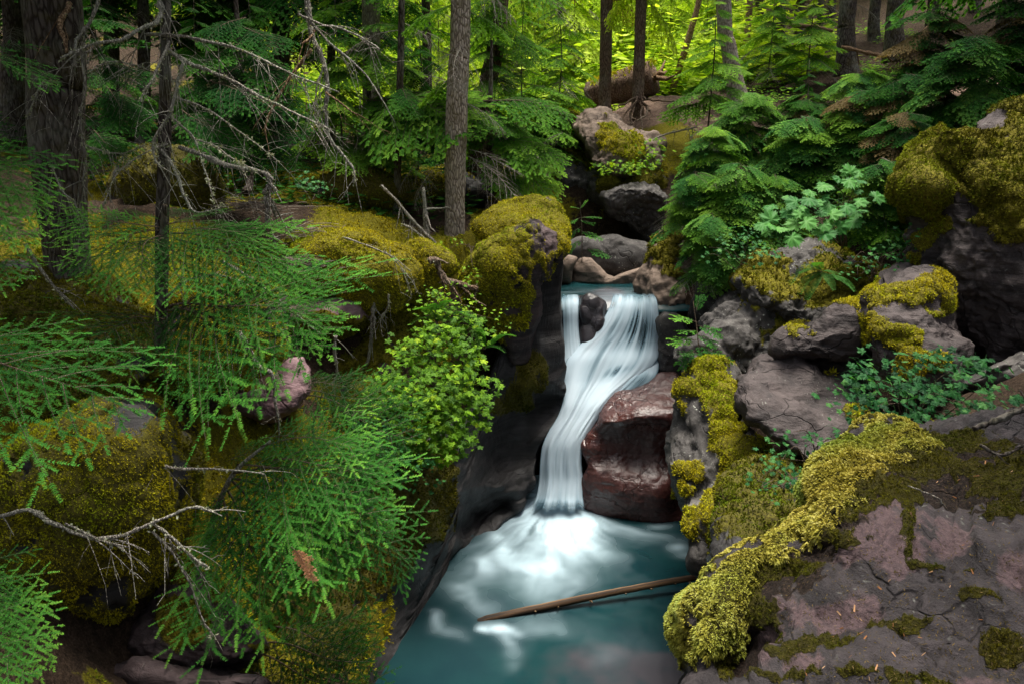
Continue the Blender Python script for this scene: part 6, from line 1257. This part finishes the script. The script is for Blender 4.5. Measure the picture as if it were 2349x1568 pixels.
def shrub(name, label, foot, Yf, areas, nleaf, meshes, size, seed, nstem=12, cat='shrub', nmax=260, extra=0, face=(.1, -.35, .9), jit=.28, stem_r=.006, layers=True):
    """areas: (cx, cy, rx, ry, Y, depth spread) ellipses of foliage in the view; leaves hang on stems that rise from the foot"""
    rng = np.random.default_rng(seed)
    f = P(*foot, Yf); root = empty(name, f, label, cat)
    tips = []
    wts = np.array([a[2] * a[3] for a in areas], float); wts /= wts.sum()
    sm = MB()
    allp = []
    for k in range(nstem):
        a = areas[rng.choice(len(areas), p=wts)]; t = rng.uniform(0, 2 * np.pi); r = math.sqrt(rng.random())
        tip = P(a[0] + a[2] * r * math.cos(t), a[1] + a[3] * r * math.sin(t), a[4] + rng.normal(0, a[5]))
        midp = (f + tip) / 2 + rng.normal(0, .08, 3) + np.array([0, 0, .18 * np.linalg.norm(tip - f)])
        L = spline([f + rng.normal(0, .05, 3), midp, tip], 12); sm.tube(L, np.linspace(stem_r, stem_r * .3, 12), 4); tips.append(L)
    link('stem', sm.mesh('stem', [M['twig']], f), root)
    tot = nleaf + extra; eb = []
    for i in range(tot):
        a = areas[rng.choice(len(areas), p=wts)]; t = rng.uniform(0, 2 * np.pi); r = math.sqrt(rng.random()) * rng.uniform(.9, 1.08)
        p = P(a[0] + a[2] * r * math.cos(t), a[1] + a[3] * r * math.sin(t), a[4] + rng.normal(0, a[5]))
        if layers:   # leaves gather in tiers with gaps
            cl = vnoise(np.array([p * np.array([5, 5, 9])]), seed)[0]
            if cl < -.18: p = p + np.array([rng.normal(0, .1), rng.normal(0, .1), .05])
        n = unit(np.array(face) + rng.normal(0, jit, 3)); d = unit(np.cross(n, rng.normal(0, 1, 3)) + np.array([0, -.3, -.15])); s = size * rng.uniform(.55, 1.2)
        mm = meshes[rng.integers(len(meshes))]
        if i < nleaf: put('leaf', mm, root, leaf_matrix(p, d, n, s))
        else: eb.append((mm, leaf_matrix(p - f, d, n, s), rng.random()))
    if eb:
        VV, FF, TT, n0 = [], [], [], 0
        for mm, mw, tv in eb:
            co = np.empty(len(mm.vertices) * 3, np.float32); mm.vertices.foreach_get('co', co); co = co.reshape(-1, 3)
            fi = np.empty(len(mm.polygons) * 3, np.int32); mm.polygons.foreach_get('vertices', fi); w = np.array(mw)
            VV.append(co @ w[:3, :3].T + w[:3, 3]); FF.append(fi.reshape(-1, 3) + n0); TT.append(np.full(len(co), .25 + .5 * tv)); n0 += len(co)
        o = link('foliage', tri_mesh('foliage', np.concatenate(VV), np.concatenate(FF), [meshes[0].materials[0]], {'tint': np.concatenate(TT)}), root); o['kind'] = 'stuff'
    return root
shrub('maple_bush', 'bright yellow green bush spilling down the cliff left of the fall', (1010,930), 11.0, [(1010,800,110,60,10.6,.18),(1000,890,140,60,10.2,.18),(960,950,110,50,9.9,.2),(1040,940,90,60,10.1,.15),(1050,760,70,50,10.9,.15),(980,1030,80,40,9.9,.15),(890,900,50,50,10.2,.15),(1020,1010,70,40,9.8,.12)], 290, L_MAPLE, .13, 1, 22, extra=1500)
shrub('maple_bush', 'darker green leafy plants trailing below the bright bush', (920,1010), 10.2, [(900,1060,90,50,9.7,.15),(960,1090,60,50,9.6,.12),(870,990,70,30,9.8,.12)], 110, L_THIM, .085, 2, 10, extra=160)
shrub('fern_bush', 'light green ferny leaves at the top of the bright bush', (1000,720), 11.3, [(985,700,60,40,11.1,.12),(1040,700,70,50,11.1,.12),(1130,740,40,40,11.2,.12)], 90, L_MAPLE, .075, 3, 10, extra=80)
shrub('thimbleberry_bush', 'large cool green leafy shrub at the right below the gold moss boulder', (2080,990), 6.4, [(2130,860,120,60,6.2,.2),(2040,900,110,60,6.1,.2),(2180,910,120,60,6.0,.2),(2100,940,160,40,5.9,.2),(1930,900,50,40,6.2,.12),(1975,850,40,40,6.3,.1),(2280,930,70,60,5.8,.2),(2250,840,60,30,6.3,.15)], 290, L_THIM, .10, 4, 22, extra=160, jit=.35)
shrub('thimbleberry_bush', 'small leafy stems in front of the slanted grey slab', (1880,1080), 6.0, [(1800,1010,50,40,6.1,.1),(1850,1030,60,30,5.9,.1),(1910,1010,50,40,5.8,.1),(1780,1070,40,30,5.9,.1),(1820,1085,50,20,5.7,.08)], 90, L_THIM, .075, 5, 12, jit=.35)
shrub('thimbleberry_bush', 'sparse small leaves hanging on the yellow moss over the pool', (1790,1110), 6.4, [(1790,1120,50,30,6.3,.08),(1740,1100,40,26,6.4,.08),(1760,1060,30,20,6.5,.06)], 46, L_THIM, .065, 6, 7, jit=.35)
shrub('devils_club', 'spreading plant with the broad pale maple shaped leaves', (1930,560), 11.3, [(1860,470,90,26,10.7,.18),(1930,430,70,26,10.9,.18),(1830,515,70,22,10.4,.15),(1890,490,80,30,10.6,.15),(1960,460,40,30,10.8,.15),(1770,510,36,16,10.4,.1),(1960,400,26,16,11,.1)], 56, L_CLUB, .27, 7, 8, jit=.22, face=(-.1, -.45, .85), layers=False, stem_r=.012)
shrub('leafy_plant', 'narrow leaved dark green plant below the broad pale leaves', (2000,640), 10.4, [(2080,560,50,40,10.0,.12),(2020,600,60,30,9.9,.12),(1960,620,40,20,9.9,.1)], 110, L_THIM, .085, 8, 10, jit=.4)
shrub('leafy_plant', 'lime leaves carpeting the brow of the dark overhang on the knoll', (1450,400), 19.4, [(1390,385,30,14,19.1,.1),(1440,385,50,14,19.0,.12),(1490,375,30,24,19.2,.1),(1500,340,30,24,19.6,.1)], 150, L_MAPLE, .13, 9, 10, jit=.45, extra=60)
shrub('leafy_plant', 'small lime leaves by the foot of the pale scaly trunk', (1080,570), 13.2, [(1030,560,26,10,13.2,.05),(1080,640,22,30,12.3,.06),(1110,600,22,14,12.5,.05)], 50, L_MAPLE, .07, 10, 6, jit=.4)
shrub('leafy_plant', 'low green plants on the moss right of the drooping snag tip', (720,440), 11.0, [(730,430,40,18,11.0,.1),(700,420,30,14,11.0,.1)], 40, L_THIM, .09, 11, 6)
shrub('thimbleberry_bush', 'dark green leafy growth below the cedar over the rounded tan boulder', (1700,620), 13.0, [(1700,560,60,40,12.9,.15),(1760,600,50,40,12.7,.15),(1650,590,50,30,13.0,.12)], 120, L_THIM, .10, 12, 10, extra=60)
# ferns
def frond_mesh(seed):
    rng = np.random.default_rng(seed); mb = MB()
    s = np.linspace(0, 1, 12); main = np.stack([s, 0 * s, .18 * np.sin(np.pi * s * .8) - .25 * s ** 2], -1); mb.tube(main, np.linspace(.008, .002, 12), 3, .4, 1)
    for i in range(22):
        t = .12 + .86 * i / 22; o = np.array([np.interp(t, s, main[:, c]) for c in range(3)])
        l = .26 * math.sin(math.pi * (t * .86 + .1)) ** .8
        for sg in (-1, 1):
            d = unit(np.array([.45, sg, -.15])); m = 7; q = np.arange(m) / m; p = o + d * (q * l)[:, None]
            for sg2 in (-1, 1):
                dd = unit(np.tile(d, (m, 1)) + sg2 * .9 * np.cross(d, [0, 0, 1.0])); add_blades(mb, p, dd, np.tile([0, 0, 1.0], (m, 1)), .055 * (1 - .6 * q) * (l / .2) + .006, np.full(m, .010), np.full(m, .3 + .4 * t))
    return mb.mesh('frond', [M['fern'], M['twig']])
FR = [frond_mesh(i) for i in range(2)]
def fern(label, foot, Yf, tips, Yt):
    f = P(*foot, Yf); root = empty('fern', f, label, 'fern')
    for t in tips: bough_at(root, f + np.random.default_rng(int(t[0])).normal(0, .01, 3), P(*t, Yt), FR, BRNG.uniform(-.4, .4), .62, 'frond')
fern('fern with wide triangular fronds under the narrow leaved plant', (1885,625), 10.2, [(1808,640),(1830,665),(1850,680),(1925,635),(1870,600),(1835,615),(1915,660),(1965,660)], 9.8)
fern('green fern at the top of the bright maple bush', (1010,735), 11.2, [(950,700),(985,690),(1060,700),(1100,720),(1030,680),(940,735),(1110,750)], 10.8)
fern('small fern on the ledge beside the dark overhang', (1110,800), 10.9, [(1060,780),(1160,800),(1180,760),(1090,740),(1050,820)], 10.6)

# ------------------------------------------------------------------ litter
rng = np.random.default_rng(77)
def scatter_sticks(name, zones, n, l0, l1, r, mats, label=None):
    mb = MB()
    for (cx, cy, rx, ry, Yd) in zones:
        for _ in range(n):
            c = P(cx + rng.normal(0, rx * .5), cy + rng.normal(0, ry * .5), Yd)
            c[2] = max(c[2], 0); a = rng.uniform(0, 2 * np.pi); d = np.array([math.cos(a), math.sin(a) * .9, rng.normal(0, .12)]); l = rng.uniform(l0, l1)
            mb.tube([c - d * l / 2, c + rng.normal(0, .04 * l, 3), c + d * l / 2], [r, r * .8, r * .4], 3, rng.random())
    return tag(link(name, mb.mesh(name, mats)), kind='stuff')
scatter_sticks('twig_litter', [(620,480,60,25,11.9),(720,535,70,25,11.9),(560,470,60,20,11.9),(700,600,50,20,11.2)], 70, .15, .6, .006, [M['dead_grey']])
def on_surface(px, py):
    dg = bpy.context.view_layer.depsgraph; o = Vector((0, 0, CAMZ)); d = (V3(px, py, 1.0) - o).normalized()
    return scene.ray_cast(dg, o, d)
bpy.context.view_layer.update()
chip = tri_mesh('bark_flake', [[-.5, -.12, 0], [.5, -.09, .02], [.55, .1, 0], [-.45, .12, .03], [-.5, -.12, -.04], [.5, -.09, -.03], [.55, .1, -.04], [-.45, .12, -.02]], [[0, 1, 2], [0, 2, 3], [4, 6, 5], [4, 7, 6], [0, 4, 5], [0, 5, 1], [2, 6, 7], [2, 7, 3], [1, 5, 6], [1, 6, 2], [3, 7, 4], [3, 4, 0]], [mat_leaf('orange bark flake', [(.20, .09, .035), (.34, .17, .08), (.48, .30, .17)], 0, .8, .1, 1.2, 0)], {'tint': np.full(8, .5)}, smooth=False)
spots = [(1952,1505),(1975,1452),(1985,1462),(2050,1432),(2075,1455),(2110,1462),(1925,1405),(1960,1395),(2040,1330),(2120,1500),(2135,1310),(2180,1345),(2210,1250),(2230,1310),(2415,1390),(1990,1600),(1890,1530),(2010,1530),(2080,1540),(1850,1545),(1975,1420),(2250,1420),(2280,1200),(2190,1140),(2150,1105),(2240,1090),(2300,1150),(2090,1180),(2020,1350),(1930,1440),(1910,1460),(1995,1555),(2050,1500),(2200,1100),(2320,1080),(2260,1060)]
for i, (px_, py_) in enumerate(spots):
    ok, p, n, *_ = on_surface(px_, py_)
    if not ok: continue
    n = np.array(n); s = rng.uniform(.014, .034); d = unit(np.cross(n, rng.normal(0, 1, 3)))
    o = put('bark_flake', chip, None, leaf_matrix(np.array(p) + n * .003, d, n, s)); tag(o, 'small orange bark flake lying on the foreground rock', 'bark flake', 'bark flakes scattered on the foreground rock')
mb = MB()
for _ in range(2600):
    ok, p, n, *_ = on_surface(rng.uniform(1780, 2349), rng.uniform(1000, 1568))
    if not ok: continue
    n = np.array(n); p = np.array(p) + n * .002
    if p[1] > 5.5: continue
    d = unit(np.cross(n, rng.normal(0, 1, 3))); l = rng.uniform(.006, .02)
    add_blades(mb, p[None], d[None], n[None], np.array([l]), np.array([l * .12]), np.array([rng.random()]))
tag(link('needle_litter', mb.mesh('needle_litter', [M['brown_spray']])), kind='stuff')
